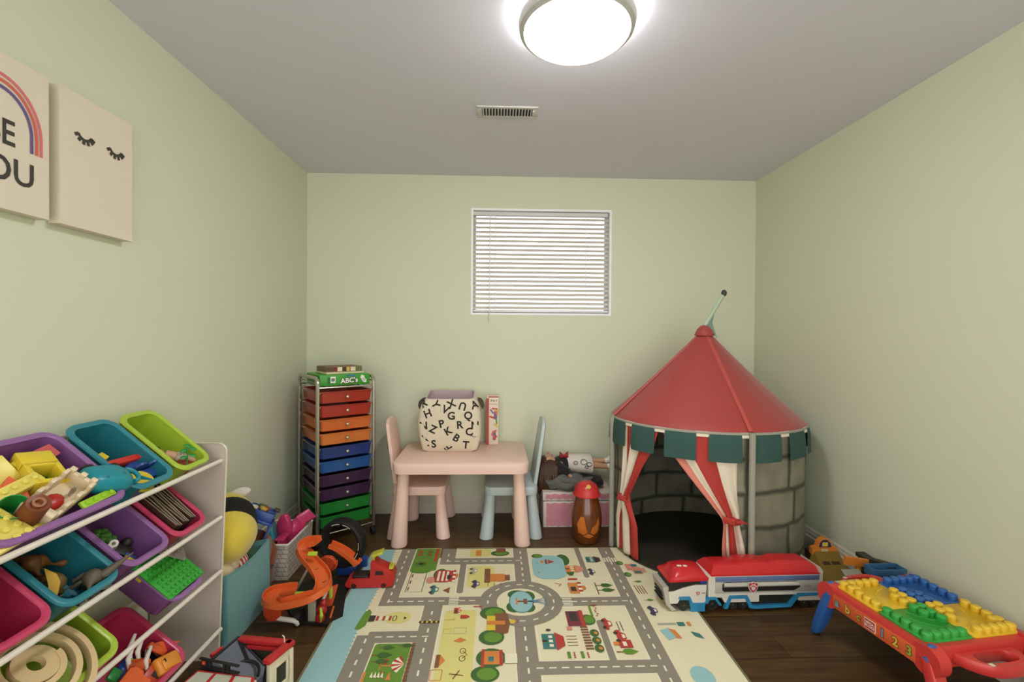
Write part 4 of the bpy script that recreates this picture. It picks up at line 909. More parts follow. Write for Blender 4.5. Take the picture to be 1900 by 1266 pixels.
# castle shaped cream toy car
cc = thing('toy_castle_car', 'cream castle shaped toy car lying in purple bin', 'toy car', M=on(Mb, 112, 920, .0, .2, 0, .25), group='toys in the wide purple bin')
b = MB(CR)
b.box((0, -.068, 0), (.07, .022, .05), .004)
for s_ in (-1, 1):
    b.box((s_*.031, -.005, 0), (.010, .12, .03), .003)
    for k in range(3): b.box((s_*.031, -.03+k*.036, .02), (.010, .018, .014), .002)
b.box((0, .055, 0), (.07, .012, .04), .003)
for k in (-1, 0, 1): b.box((k*.026, .055, .024), (.014, .012, .012), .002)
b.box((0, -.01, -.012), (.06, .12, .006)); b.build('castle_body', cc)
b = MB(mat('toy_slate_blue', (70, 104, 132), .4)); b.tube([(.02*math.cos(a), -.0795, .02*math.sin(a)*.8) for a in [PI+q*PI/10 for q in range(11)]], .004, 6); b.box((-.012, -.0797, .01), (.006, .002, .03)); b.box((.012, -.0797, .01), (.006, .002, .03)); b.box((0, -.0797, -.002), (.03, .002, .005)); b.build('printed_badge', cc)
MB(RD).ball((0, -.02, -.005), (.02, .026, .012), 12, 8).build('seat', cc)
MB(MET).lathe([(.004, -.01), (.006, .01), (.002, .022)], 10, c=(.01, .02, 0)).build('lever', cc)
tcar = thing('toy_car', 'teal toy car with yellow wheel hubs at front of purple bin', 'toy car', M=on(Mb, 202, 888, .006, .05, -.1, -.35), group='toys in the wide purple bin')
b = MB(TL); b.loft([[(x*s_, y*s_-.003*k, z) for x, y in rrect(.085, .125, .035, 6)] for k, (z, s_) in enumerate(((-.02, .8), (-.014, .96), (.0, 1.0), (.012, .92), (.022, .70), (.026, .45)))]); b.build('car_body', tcar, 60)
b = MB(TL); b.tube([(.026*math.cos(a), .05+.022*math.sin(a), .004) for a in [q*PI/10 for q in range(11)]], .006, 8); b.loft([[(0, .082, 0), (.012, .07, .008), (.004, .07, -.008)], [(.03, .10, .004), (.028, .094, .008), (.026, .096, 0)]]); b.build('bumper', tcar)
for x, y in ((-.042, -.03), (-.040, .03)):
    w_ = MB(DK).tube([(x-.006, y, -.002), (x+.006, y, -.002)], .016, 18).build('wheel', tcar); MB(Y1).tube([(x-.0075, y, -.002), (x+.0075, y, -.002)], .011, 14).build('hub', w_)
for x, y in ((-.015, -.02), (.012, .02), (.02, -.025)): MB(mat('toy_teal_dark', (24, 104, 118), .3)).ball((x, y, .022), (.006, .006, .005), 10, 6).build('stud', tcar)
# --- teal bin
Mb = bin_teal
solo('toy_block', MB(Y1).box((0, 0, 0), (.025, .03, .02), .003), 'small yellow block at left inside teal bin, top tier', 'toy block', 'toys in the teal bin of the top tier', M=on(Mb, 186, 852, -.045, .2, 0, .2))
b = MB(plastic('toy_scarlet', (204, 56, 44))).box((0, 0, 0), (.02, .10, .022), .003); b.box((.0, .052, .004), (.026, .016, .026), .003)
solo('toy_hammer', b, 'red plastic stick toy lying in teal bin', 'toy', 'toys in the teal bin of the top tier', M=on(Mb, 226, 858, -.04, .05, 0, -.1))
b = MB(BL).box((0, 0, 0), (.03, .075, .014), .003)
for y in (-.022, .024): b.lathe([(.004, -.016), (.022, -.014), (.022, -.008), (.004, -.006)], 18, M=T(-.012, y, .01) @ RY(PI/2))
solo('toy_trolley', b, 'dark blue toy with two round discs in teal bin', 'toy', 'toys in the teal bin of the top tier', M=on(Mb, 273, 880, -.035, 0, .2, -.1))
b = MB(Y1).lathe([(.002, -.006), (.034, -.006), (.036, 0), (.034, .006), (.002, .006)], 24)
solo('toy_disc', b, 'yellow disc at front of teal bin', 'toy disc', 'toys in the teal bin of the top tier', M=on(Mb, 262, 894, -.03, .1, .1, 0))
solo('toy_block', MB(BL).box((0, 0, 0), (.04, .05, .03), .004), 'dark blue block behind the disc toy in teal bin', 'toy block', 'toys in the teal bin of the top tier', M=on(Mb, 246, 872, -.055, .2, 0, .3))
# --- lime bin: a small figure and a sprig
Mb = bin_lime
fg = thing('toy_figure', 'small dark haired toy figure lying in lime bin, top tier', 'toy figure', M=on(Mb, 304, 843, -.055, .2, .3, -.9))
MB(m_skin).loft([[(0+r*math.cos(q), y, r*.8*math.sin(q)) for q in [k*PI/6 for k in range(12)]] for y, r in ((-.035, .006), (-.03, .016), (-.018, .018), (-.006, .012), (0, .006), (.004, .016), (.02, .017), (.045, .014), (.055, .016), (.085, .012), (.11, .007))]).build('body', fg, 60)
MB(DK).ball((-.002, -.026, .004), (.017, .015, .015), 12, 8).build('hair', fg)
MB(mat('toy_check_cloth', (190, 180, 160), .8, var=.5, scale=160)).loft([[(0+r*math.cos(q), y, r*.85*math.sin(q)) for q in [k*PI/6 for k in range(12)]] for y, r in ((.035, .0175), (.05, .0185), (.06, .018))]).build('clothes', fg)
b = MB(mat('toy_rust', (150, 62, 34), .5)).box((0, 0, 0), (.05, .06, .012), .003); solo('toy_block', b, 'rust red flat toy under green sprig in lime bin', 'toy', M=on(Mb, 343, 862, -.048, .2, 0, .2))
b = MB(GR); b.tube([(0, -.03, 0), (0, .0, .012), (.0, .035, .014)], .002, 6)
for x, y, a in ((-.012, -.01, .5), (.014, .0, -.5), (-.012, .02, .6), (.014, .03, -.4), (0, .042, 0)): b.ball((0, 0, 0), (.012, .007, .002), 10, 6, M=T(x, y, .014) @ RZ(a))
solo('toy_sprig', b, 'green leafy toy sprig in lime bin, top tier', 'toy plant', M=on(Mb, 346, 850, -.03, .2, -.3, .8))
# --- thin books in the pink bin, second tier
Mb = b2a
for i in range(9):
    th = .006+.0015*(i % 3); b = MB(mat('book_cover_%d' % (i % 3), ((58, 36, 28), (44, 40, 34), (76, 52, 36))[i % 3], .4)); b.box((0, 0, 0), (.165, th, .10), .0008)
    b.use(mat('book_pages', (176, 160, 130), .7)).box((0, 0, .001), (.161, th*.2, .1005))
    y = -.052+i*.0112; M = Mb @ T(.018, y, -.036) @ RX(.10+.02*(i % 2)) @ RY(.04*(i % 3))
    solo('book', b, 'thin dark book leaning in pink bin, %s' % ('leftmost of the row', 'second from left of the row', 'third from left of the row', 'fourth from left of the row', 'middle of the row', 'fourth from right of the row', 'third from right of the row', 'second from right of the row', 'rightmost of the row')[i], 'book', 'thin books in the pink bin', M=M)
# --- purple bin, second tier
Mb = b2b
b = MB(plastic('toy_leaf_green', (70, 128, 44)))
for i in range(16): a = i*2.4; b.ball((.010*math.sqrt(i)*math.cos(a), .010*math.sqrt(i)*math.sin(a), .012-.0009*i), .012, 10, 7)
solo('toy_bush', b, 'bumpy green toy bush in purple bin, second tier', 'toy bush', M=on(Mb, 184, 1008, -.055, .1, .1, 0))
for px_, py_, nm in ((209, 1015, 'right one of two, in purple bin'), (198, 1024, 'left one of two, in purple bin')):
    b = MB(WH).lathe([(.005, .03), (.011, .03), (.011, -.03), (.0, -.03)], 18, cap=(False, False)); b.lathe([(.005, .03), (.005, .01), (.001, .01)], 18, cap=(False, False)); solo('toy_tube', b, 'small white plastic tube, '+nm, 'toy tube', M=Matrix.Translation(on(Mb, px_, py_, -.05).translation) @ Vector((.6, -.6, .6)).to_track_quat('Z', 'Y').to_matrix().to_4x4())
b = MB(DK).box((0, 0, 0), (.05, .04, .03), .008); b.ball((.0, .03, .01), .016, 12, 8); solo('toy_vehicle', b, 'black toy lump beside the white tubes in purple bin', 'toy', M=on(Mb, 222, 1026, -.065, 0, 0, .4))
b = MB(Y1).box((0, 0, 0), (.03, .012, .006), .002); b.use(BL).box((.0, .015, -.004), (.03, .012, .008), .002); solo('toy_clip', b, 'yellow and blue toy clip at front of purple bin', 'toy', M=on(Mb, 240, 1038, -.05, 0, .2, .5))
b = MB(RD).box((0, 0, 0), (.03, .02, .012), .003); solo('toy_block', b, 'dark red scrap toy behind yellow clip in purple bin', 'toy', M=on(Mb, 232, 1030, -.07, 0, .2, .3))
# --- teal bin of dinosaurs, second tier
def dino(name, label, m, M, L=.10, curl=.3, legs=True):
    b = MB(m); n = 16; pts = []; rs = []
    for i in range(n+1):
        s_ = i/n; pts.append((L*(s_-.5), curl*L*.5*math.sin(s_*PI*1.3), .012*math.sin(s_*PI)+(.02*(s_-.8)*5 if s_ > .8 else 0))); rs.append(L*(.012+.16*math.exp(-((s_-.52)/.17)**2)+.075*math.exp(-((s_-.93)/.07)**2)))
    b.tube(pts, rs, 12)
    if legs:
        for x, sgn in ((-.02, -1), (-.02, 1), (.16, -1), (.16, 1)): b.tube([(x*L, sgn*.1*L, .0), (x*L+.03*L, sgn*.20*L, -.05*L), (x*L+.0*L, sgn*.21*L, -.22*L), (x*L+.06*L, sgn*.21*L, -.24*L)], [.05*L, .045*L, .035*L, .03*L], 8)
    return solo(name, b, label, 'toy dinosaur', 'toy dinosaurs in the teal bin', M=M, smooth=60)
Mb = b2c
dino('toy_dinosaur', 'brown toy dinosaur at back left of teal bin', mat('dino_brown', (112, 72, 30), .5), on(Mb, 40, 1060, -.055, .2, 0, .4), .12)
dino('toy_dinosaur', 'dull orange toy dinosaur behind the yellow fin in teal bin', mat('dino_orange', (126, 82, 36), .5), on(Mb, 66, 1058, -.065, .3, 0, 1.4), .11)
dino('toy_dinosaur', 'olive toy dinosaur lying under the yellow fin', mat('dino_olive', (104, 84, 40), .5), on(Mb, 82, 1092, -.06, .4, .2, -.2), .13)
b = MB(mat('dino_yellow', (206, 164, 62), .5)); pr_ = [(-.045, -.008), (-.022, .011), (0, .015), (.022, .009), (.055, -.003)]; b.prism(pr_+[(.036, -.010), (0, -.006)], -.005, .005)
solo('toy_fin', b, 'yellow saw edged toy fin in teal bin', 'toy', M=on(Mb, 96, 1086, -.03, .5, .2, -.45))
dino('toy_dinosaur', 'grey toy dinosaur with long tail over front lip of teal bin', mat('dino_grey', (92, 84, 66), .55), on(Mb, 172, 1086, -.03, .4, .1, 2.2), .13)
b = MB(mat('dino_grey', (92, 84, 66), .55)); b.tube([on(Mb, 180, 1072, -.02).translation, on(Mb, 198, 1062, .008).translation, on(Mb, 222, 1044, .026).translation, on(Mb, 248, 1025, .05).translation], [.014, .011, .007, .001], 10)
solo('toy_tail', b, 'grey pointed toy dinosaur tail sticking out of teal bin', 'toy', smooth=60)
dino('toy_dinosaur', 'dark toy dinosaur at front of teal bin under grey tail', mat('dino_dark', (52, 46, 34), .5), on(Mb, 158, 1098, -.055, .2, .1, .9), .10)
# --- green stud plate across the purple bin, third tier
pl = plastic('stud_plate_green', (54, 160, 52)); b = MB(pl).box((0, 0, 0), (.165, .165, .006), .002)
studs(b, 9, 8, .0185, .0055, .005, .003)
solo('stud_plate', b, 'bright green studded building plate lying across purple bin', 'building plate', M=bin_M(*A3, TIERS[2]) @ T(.036, -.004, .0085))
b = MB(GY); pts = [(0, 0)]+arc(0, 0, .085, 20, 110, 12); b.prism([(x-.03, y-.03) for x, y in pts], -.003, .003)
for x, y in ((.0, .0), (.018, .0), (.0, .018), (.018, .018), (-.018, .0), (-.018, .018), (.0, .036), (-.018, .036)): b.lathe([(.0055, 0), (.0055, .004), (.004, .005)], 10, c=(x-.004, y-.004, .003))
solo('stud_plate', b, 'grey quarter round studded plate resting on green plate', 'building plate', M=bin_M(*A3, TIERS[2]) @ T(-.004, .044, .0205) @ RZ(.2))
solo('toy_block', MB(Y1).box((0, 0, 0), (.02, .02, .012), .003), 'tiny yellow block peeping out under green plate', 'toy block', M=bin_M(*A3, TIERS[2]) @ T(.0, -.060, -.02))
# --- wooden spiral in the lime bin, third tier
b = MB(mat('birch_wood', (206, 180, 132), .55, var=.08, scale=20)); P_ = []
for i in range(141):
    a = i/140*2.4*2*PI; r = .046+.084*(i/140); P_.append((r*math.cos(-a+1.2), r*math.sin(-a+1.2), .03-.018*(i/140)))
b.sweep(P_, [(-.0065, -.009), (.0065, -.009), (.0065, .009), (-.0065, .009)])
b.lathe([(.016, .022), (.046, .022), (.046, .036), (.018, .036), (.016, .022)], 24, cap=(False, False))
solo('spiral_ramp', b, 'pale wooden spiral marble ramp in lime bin', 'wooden spiral', M=on(b3c, 48, 1254, .004, .0, .0, .3))
# --- orange toys in the pink bin, bottom tier
Mb = b4a
b = MB(OR); b.prism([(-.036, -.022), (-.036, .025), (-.025, .036), (.0, .037), (.007, .026), (.032, .028), (.036, .0), (.022, -.022)], -.012, .012); solo('plastic_toy', b, 'orange plastic toy piece at front of bottom pink bin', 'toy', 'toys in the bottom pink bin', M=on(Mb, 246, 1272, -.004, .1, .1, .2))
b = MB(plastic('toy_amber', (220, 140, 44))).box((0, 0, 0), (.055, .075, .026), .009, seg=3); b.box((.005, 0, .014), (.03, .045, .006), .002); b.use(DK).box((-.008, -.012, .0165), (.012, .004, .002)); solo('toy_box_car', b, 'amber yellow block shaped toy in bottom pink bin', 'toy', 'toys in the bottom pink bin', M=on(Mb, 310, 1232, -.01, .1, .1, -.35))
b = MB(plastic('toy_red_orange', (190, 62, 34))).box((0, 0, 0), (.05, .06, .02), .004); b.use(DK).box((.005, 0, .011), (.022, .03, .003)); solo('toy_truck', b, 'red orange toy truck with dark window in bottom pink bin', 'toy truck', 'toys in the bottom pink bin', M=on(Mb, 286, 1250, -.025, .2, .1, .2))
b = MB(OR).box((0, 0, 0), (.06, .02, .02), .004); b.prism([(-.03, 0), (.03, 0), (.05, .045), (-.005, .02)], -.003, .003); solo('toy_wing', b, 'orange toy wing leaning on back of bottom pink bin', 'toy', 'toys in the bottom pink bin', M=on(Mb, 290, 1205, -.02, .6, .2, .4))
b = MB(WH)
for k, (x, y) in enumerate(((-.02, -.02), (-.005, .0), (.01, -.03), (.03, .015))): b.tube([(x-.03, y+.01, .022), (x, y, .0), (x+.025, y+.004, -.01)], [.0045, .0075, .005], 8)
b.use(OR); b.ball((.03, 0, -.014), (.022, .03, .014), 14, 8); b.tube([(.028, -.03, -.012), (.03, .0, -.012), (.03, .03, -.012)], .012, 8); solo('toy_robot', b, 'toy robot with white legs and orange feet in bottom pink bin', 'toy robot', 'toys in the bottom pink bin', M=on(Mb, 256, 1212, -.01, .0, .1, -.5), smooth=60)
b = MB(BL).ball((0, 0, 0), (.022, .035, .014), 14, 8); b.use(LG).ball((0, .004, .009), (.012, .018, .008), 12, 6); solo('toy_car', b, 'blue and lime toy car in bottom pink bin', 'toy car', 'toys in the bottom pink bin', M=on(Mb, 234, 1238, -.04, .1, .1, .3))
b = MB(GR).box((0, 0, 0), (.03, .035, .012), .003); solo('toy_block', b, 'small green block at left of bottom pink bin', 'toy block', 'toys in the bottom pink bin', M=on(Mb, 212, 1254, -.03, .1, .1, .3))
b = MB(mat('toy_ring_silver', (170, 160, 140), .3, .6)).tube([(.018*math.cos(q*PI/10), .018*math.sin(q*PI/10), 0) for q in range(20)], .0025, 6, closed=True); solo('toy_ring', b, 'silver ring in back corner of bottom pink bin', 'ring', 'toys in the bottom pink bin', M=on(Mb, 299, 1204, -.028, .4, .2, 0))
b = MB(DK).box((0, 0, 0), (.08, .10, .02), .008); solo('toy_vehicle', b, 'dark toy underneath the others in bottom pink bin', 'toy', 'toys in the bottom pink bin', M=on(Mb, 280, 1228, -.06, .1, .1, .1))
b = MB(RD).box((0, 0, 0), (.03, .06, .016), .005); b.use(MET).cyl((0, .03, .005), (0, .06, .01), .004); solo('plastic_toy', b, 'dark red plastic toy piece beside the white legged robot', 'toy', 'toys in the bottom pink bin', M=on(Mb, 268, 1244, -.045, .1, .2, .9))

# ------------------------------------------------------------------ teal fabric box with soft toys
fb = thing('fabric_cube', 'teal fabric storage box packed with soft toys beside toy organiser', 'storage box', (-1.112, 1.892, 0))
m_fb = cloth('teal_canvas', (104, 156, 156)); W2, D2, HB = .122, .158, .282
def fring(i, zf): return [(x, y, zf(x, y)) for x, y in rrect(2*(W2-i), 2*(D2-i), .006, 2)]
def rimpts(i, z):
    o = []; n = 12
    cs = [(W2-i, -D2+i), (W2-i, D2-i), (-W2+i, D2-i), (-W2+i, -D2+i)]
    for k in range(4):
        a, b_ = cs[k], cs[(k+1) % 4]
        for q in range(n):
            f = q/n; s_ = math.sin(PI*f)*.018*(z/HB if z > .1 else 0); bul = math.sin(PI*f)*.004*math.sin(PI*min(1, z/HB)); x = a[0]+(b_[0]-a[0])*f; y = a[1]+(b_[1]-a[1])*f
            if k == 0: x += bul
            o.append((x, y, max(.001, z-s_)))
    return o
b = MB(m_fb).loft([rimpts(0, .001), rimpts(0, .10), rimpts(0, .2), rimpts(0, HB), rimpts(.004, HB+.001), rimpts(.005, HB-.003), rimpts(.005, .1), rimpts(.005, .006)]); b.build('box_body', fb, 40)
b = MB(cloth('teal_binding', (92, 142, 142))); p_ = [Vector(q) for q in rimpts(.002, HB+.001)]; b.tube(p_, .0042, 6, closed=True); b.build('top_binding', fb)
for y in (-D2, D2): MB(cloth('teal_binding', (0, 0, 0))).tube([(W2, y, .004), (W2+.001, y, .14), (W2, y, HB)], .003, 6).build('seam_piping', fb)
m_by = mat('plush_yellow', (204, 182, 62), .95, var=.12, scale=35, bump=.4, bscale=220, sheen=.4); m_bk = mat('plush_black', (22, 19, 14), .95, bump=.4, bscale=220); m_wh = mat('plush_white', (206, 200, 192), .95, bump=.3, bscale=220, sheen=.3)
bee = thing('bee_plush', 'plump yellow and black striped plush bee in teal fabric box', 'soft toy', (-1.078, 1.895, .350))
ax0, ax1 = Vector((.045, -.075, .018)), Vector((-.055, .07, .10)); d_ = (ax1-ax0).normalized(); s1 = d_.cross(Vector((0, 0, 1))).normalized(); s2 = s1.cross(d_)
def band(t0, t1, m, name):
    b = MB(m); rings = []
    for i in range(9):
        t_ = t0+(t1-t0)*i/8; q = .110*math.sqrt(max(.02, 1-((t_-.45)/.80)**2)); puff = 1+.07*math.sin(PI*i/8); c_ = ax0+(ax1-ax0)*t_
        rings.append([c_+(s1*math.cos(2*PI*j/28)*.95+s2*math.sin(2*PI*j/28))*q*puff*(1+.02*math.sin(3*2*PI*j/28+t_*8)) for j in range(28)])
    b.loft(rings); return b.build(name, bee, 70)
band(-.33, .30, m_by, 'front_body'); band(.29, .78, m_bk, 'black_band'); band(.77, 1.23, m_by, 'rear_body')
b = MB(m_wh).ball((0, 0, 0), (.042, .018, .022), 16, 10, M=T(.0, .085, .16) @ RZ(.5) @ RY(-.2)); b.build('wing', bee, 70)
b = MB(mat('plush_cream', (214, 190, 154), .95, var=.06, bump=.3, bscale=220, sheen=.3)); b.ball((0, 0, 0), (.05, .055, .075), 20, 14, M=T(0, 0, 0) @ RX(.3)); b.ball((.012, .035, .03), (.035, .035, .045), 16, 10)
solo('cream_plush', b, 'cream soft toy bulging at near end of teal fabric box', 'soft toy', loc=(-1.052, 1.80, .245), smooth=70)
def stripe_mat():
    m = bpy.data.materials.new('red_stripe_cloth'); m.use_nodes = True; n = m.node_tree; w = n.nodes.new('ShaderNodeTexWave'); w.inputs['Scale'].default_value = 16; w.bands_direction = 'Y'
    tcn = n.nodes.new('ShaderNodeTexCoord'); cr = n.nodes.new('ShaderNodeValToRGB'); cr.color_ramp.interpolation = 'CONSTANT'; cr.color_ramp.elements[0].color = (*lin((164, 62, 58)), 1); cr.color_ramp.elements[1].color = (*lin((222, 208, 196)), 1); cr.color_ramp.elements[1].position = .62
    n.links.new(tcn.outputs['Object'], w.inputs[0]); n.links.new(w.outputs['Fac'], cr.inputs[0]); n.links.new(cr.outputs[0], n.nodes['Principled BSDF'].inputs['Base Color']); n.nodes['Principled BSDF'].inputs['Roughness'].default_value = .9; return m
b = MB(stripe_mat()); b.ball((0, 0, 0), (.035, .062, .042), 18, 12); solo('striped_plush', b, 'red and white striped soft toy in teal fabric box', 'soft toy', loc=(-1.036, 1.885, .255), rz=.1, smooth=70)
b = MB(cloth('dark_green_cloth', (52, 84, 50))); b.ball((0, 0, 0), (.045, .05, .045), 16, 10); solo('green_plush', b, 'dark green soft toy sunk in far end of teal box', 'soft toy', loc=(-1.04, 1.985, .225), smooth=70)

# ------------------------------------------------------------------ white woven basket with plastic toys
bk = thing('woven_basket', 'white woven plastic basket full of pink toys beside drawer cart', 'basket', (-1.088, 2.372, 0))
def weave():
    m = bpy.data.materials.new('white_weave'); m.use_nodes = True; n = m.node_tree; L = n.links.new; b = n.nodes['Principled BSDF']
    uv = n.nodes.new('ShaderNodeUVMap'); br = n.nodes.new('ShaderNodeTexBrick'); br.inputs['Scale'].default_value = 1; br.inputs['Brick Width'].default_value = .034; br.inputs['Row Height'].default_value = .022; br.inputs['Mortar Size'].default_value = .0022; br.inputs['Mortar Smooth'].default_value = .6; br.inputs['Bias'].default_value = 0
    br.inputs['Color1'].default_value = (*lin((212, 200, 186)), 1); br.inputs['Color2'].default_value = (*lin((196, 186, 174)), 1); br.inputs['Mortar'].default_value = (*lin((150, 140, 126)), 1); L(uv.outputs[0], br.inputs['Vector']); L(br.outputs['Color'], b.inputs['Base Color'])
    bp = n.nodes.new('ShaderNodeBump'); bp.inputs['Strength'].default_value = .6; bp.inputs['Distance'].default_value = .004; bp.invert = True; L(br.outputs['Fac'], bp.inputs['Height']); L(bp.outputs[0], b.inputs['Normal']); b.inputs['Roughness'].default_value = .5; return m
m_wv = weave(); b = MB(m_wv)
def bring(w, d, z): 
    o = []; cs = [(w, -d), (w, d), (-w, d), (-w, -d)]
    for k in range(4):
        for q in range(8): f = q/8; o.append((cs[k][0]+(cs[(k+1) % 4][0]-cs[k][0])*f, cs[k][1]+(cs[(k+1) % 4][1]-cs[k][1])*f, z))
    return o+[o[0]]
rr_ = [bring(.096, .136, .001), bring(.104, .149, .176), bring(.101, .146, .176), bring(.093, .133, .005)]
k0 = 0
for r in rr_:
    acc = 0
    for i, q in enumerate(r):
        if i: acc += math.hypot(q[0]-r[i-1][0], q[1]-r[i-1][1])
        b.uvs[k0+i] = (acc, q[2])
    k0 += len(r)
b.loft(rr_, closed=False); b.raw([(-.093, -.133, .004), (.093, -.133, .004), (.093, .133, .004), (-.093, .133, .004)], [(0, 1, 2, 3)]); b.build('basket_body', bk, 30)
b = MB(mat('white_weave_rim', (222, 212, 198), .45)); b.tube([Vector((x, y, .178)) for x, y in rrect(.207, .297, .01, 3)], .0055, 6, closed=True); b.build('rim', bk)
m_mg = plastic('magenta_plastic', (184, 50, 98), .28)
b = MB(m_mg); b.loft([[(-.012+.004*k+.036*math.cos(q)*s_, -.02+.012*k, .035+.105*math.sin(q)*s_) for q in [j*PI/12 for j in range(24)]] for k, s_ in ((0, .9), (.3, 1), (1.6, 1), (2, .9))]); b.ball((.02, .055, .03), (.035, .06, .06), 16, 10)
solo('plastic_toy', b, 'glossy magenta rounded plastic toy standing up in woven basket', 'toy', loc=(-1.055, 2.37, .135), smooth=60)
b = MB(m_mg); b.sweep([(0, 0, 0), (.02, .03, .09), (.035, .055, .125), (.07, .10, .14)], [(-.03, -.004), (.03, -.004), (.034, .01), (.026, .004), (-.026, .004), (-.034, .01)], up=(0, -1, 1)); solo('toy_scoop', b, 'magenta plastic toy scoop at far end of woven basket', 'toy', loc=(-1.04, 2.38, .09), smooth=60)
b = MB(m_mg); b.loft([[(.018*math.cos(q), .045*math.sin(q)+.02*k, .10*k) for q in [j*PI/8 for j in range(16)]] for k in (0, .4, .8, 1.0)]); b.box((.0, .02, .10), (.045, .09, .006), .002); solo('toy_case', b, 'magenta plastic toy case at near end of woven basket', 'toy', loc=(-1.045, 2.28, .085), smooth=60)
b = MB(plastic('toy_cyan', (40, 128, 144))); b.lathe([(.004, -.012), (.062, -.012), (.068, -.004), (.068, .004), (.060, .012), (.004, .010)], 28, M=RZ(.3) @ RY(1.35)); solo('toy_disc', b, 'round teal plastic toy standing on edge in woven basket', 'toy disc', loc=(-1.100, 2.325, .185), smooth=40)
b = MB(RD).box((0, 0, 0), (.07, .08, .05), .012, seg=3); solo('toy_block', b, 'red plastic toy at near corner of woven basket', 'toy', loc=(-1.04, 2.285, .05))
# brown plush and the blue tray on top of it, against the wall
b = MB(mat('plush_brown', (122, 66, 34), .95, var=.15, scale=30, bump=.4, bscale=220, sheen=.3)); b.ball((0, 0, .17), (.065, .075, .09), 20, 12); b.ball((0, 0, .05), (.075, .08, .078), 20, 12); b.tube([(.02, -.05, .21), (.05, -.075, .18), (.065, -.07, .12)], [.022, .024, .022], 10); b.tube([(.02, .05, .2), (.055, .04, .15), (.06, .0, .1)], [.022, .024, .022], 10); b.ball((-.01, -.06, .235), .022, 12, 8)
solo('brown_plush', b, 'brown soft toy squeezed between teal box and woven basket', 'soft toy', loc=(-1.085, 2.125, .03), smooth=70)
tr_ = thing('blue_toy_tray', 'dark blue plastic toy tray with compartments on brown soft toy', 'toy tray', M=T(-1.075, 2.13, .345) @ RZ(.35) @ RX(-.2) @ RY(.45) @ Matrix.Scale(1.12, 4))
b = MB(plastic('royal_blue', (30, 66, 140))); b.box((0, 0, 0), (.105, .14, .012), .003)
for x in (-.048, 0, .048): b.box((x, 0, .022), (.008, .135, .035), .002)
for y in (-.064, 0, .064): b.box((0, y, .022), (.10, .008, .035), .002)
b.box((.056, 0, -.03), (.008, .13, .07), .003); b.build('tray', tr_)
b = MB(mat('sticker_gold', (206, 170, 80), .5)); b.box((.0606, -.01, -.028), (.001, .035, .03)); b.build('sticker', tr_)
for k, c_ in enumerate(((200, 190, 160), (190, 160, 60), (150, 70, 50), (90, 110, 70), (60, 50, 40))): MB(mat('tray_bit_%d' % k, c_, .5)).box((-.03+.02*k, -.045+.022*k, .042), (.024, .03, .014), .004, M=RZ(.4*k) if k % 2 else None).build('toy_piece', tr_)

# ------------------------------------------------------------------ orange race track toy with the big tyre
rt = thing('race_track', 'orange toy race track with black tyre loop on the floor', 'toy race track', (-.78, 2.03, 0)); rI = T(.78, -2.03, 0)
def wp(px, py, z): v = at(px, py, 2, z); return Vector((v.x, v.y, z))
m_or = plastic('track_orange', (214, 98, 46), .35); m_od = plastic('track_orange_dark', (196, 72, 38), .35); m_ty = mat('tyre_rubber', (17, 16, 14), .65, bump=.2, bscale=60); m_bs = mat('track_base_black', (26, 26, 22), .5)
path = spline([wp(590, 1007, .235), wp(572, 1010, .225), wp(563, 1025, .20), wp(577, 1045, .175), wp(594, 1064, .15), wp(602, 1084, .13), wp(592, 1103, .115), wp(566, 1114, .105), wp(535, 1122, .098), wp(511, 1124, .095), wp(500, 1116, .093), wp(508, 1104, .092), wp(530, 1098, .092), wp(549, 1096, .092)], 5)
ups = []
for i in range(len(path)):
    t_ = (path[min(i+1, len(path)-1)]-path[max(i-1, 0)]).normalized(); a, b_ = path[max(i-3, 0)], path[min(i+3, len(path)-1)]
    cen = (a+b_)/2-path[i]; cen.z = 0; ups.append((Vector((0, 0, 1))+cen.normalized()*min(.55, cen.length*28)).normalized())
b = MB(m_or, rI); w_ = .032
b.sweep(path, [(-w_, -.004), (w_, -.004), (w_, .020), (w_-.004, .020), (w_-.004, 0), (-w_+.004, 0), (-w_+.004, .020), (-w_, .020)], up=ups); b.build('spiral_lane', rt, 40)
b = MB(mat('track_mark', (60, 30, 20), .6), rI)
for i in (18, 24, 30, 38, 44):
    t_ = (path[i+1]-path[i-1]).normalized(); s_ = t_.cross(Vector(ups[i])).normalized(); u_ = s_.cross(t_)
    M = basis(path[i]+u_*.0008, s_, t_, u_); b.stroke([(-.008, -.004), (0, .004), (.008, -.004)], .003, 0, M)
b.build('lane_arrows', rt, 0)
b = MB(m_ty); RO, RI_ = .114, .088; ring = []
for r, y in ((RI_, -.022), (RI_+.006, -.028), (RO-.008, -.030), (RO, -.022), (RO, .022), (RO-.008, .030), (RI_+.006, .028), (RI_, .022)): ring.append([(r*math.cos(2*PI*j/56), y, r*math.sin(2*PI*j/56)) for j in range(56)])
tyM = T(-.742+.78, 2.27-2.03, .168) @ RZ(-.22)
b.loft(ring, loop=True, M=tyM)
for j in range(40): a = 2*PI*j/40; b.box((RO, 0, 0), (.006, .05, .006), M=tyM @ RY(a))
ty = b.build('tyre_loop', rt, 40)
b = MB(mat('tyre_letter_white', (214, 208, 196), .6))
for a0, a1 in ((58, 118), (-38, 12)):
    for k in range(14):
        a = math.radians(a0+(a1-a0)*k/14); c_ = math.radians((a1-a0)/14*.34)
        if k in (6, 7): continue
        b.raw([((RI_+.0085+dr)*math.cos(a+s_*c_) and (RI_+.0085+dr)*math.cos(a+s_*c_), -.0291, (RI_+.0085+dr)*math.sin(a+s_*c_)) for dr, s_ in ((0, -1), (0, 1), (.006, 1), (.006, -1))], [(0, 1, 2, 3)], tyM)
b.build('sidewall_print', rt, 0)
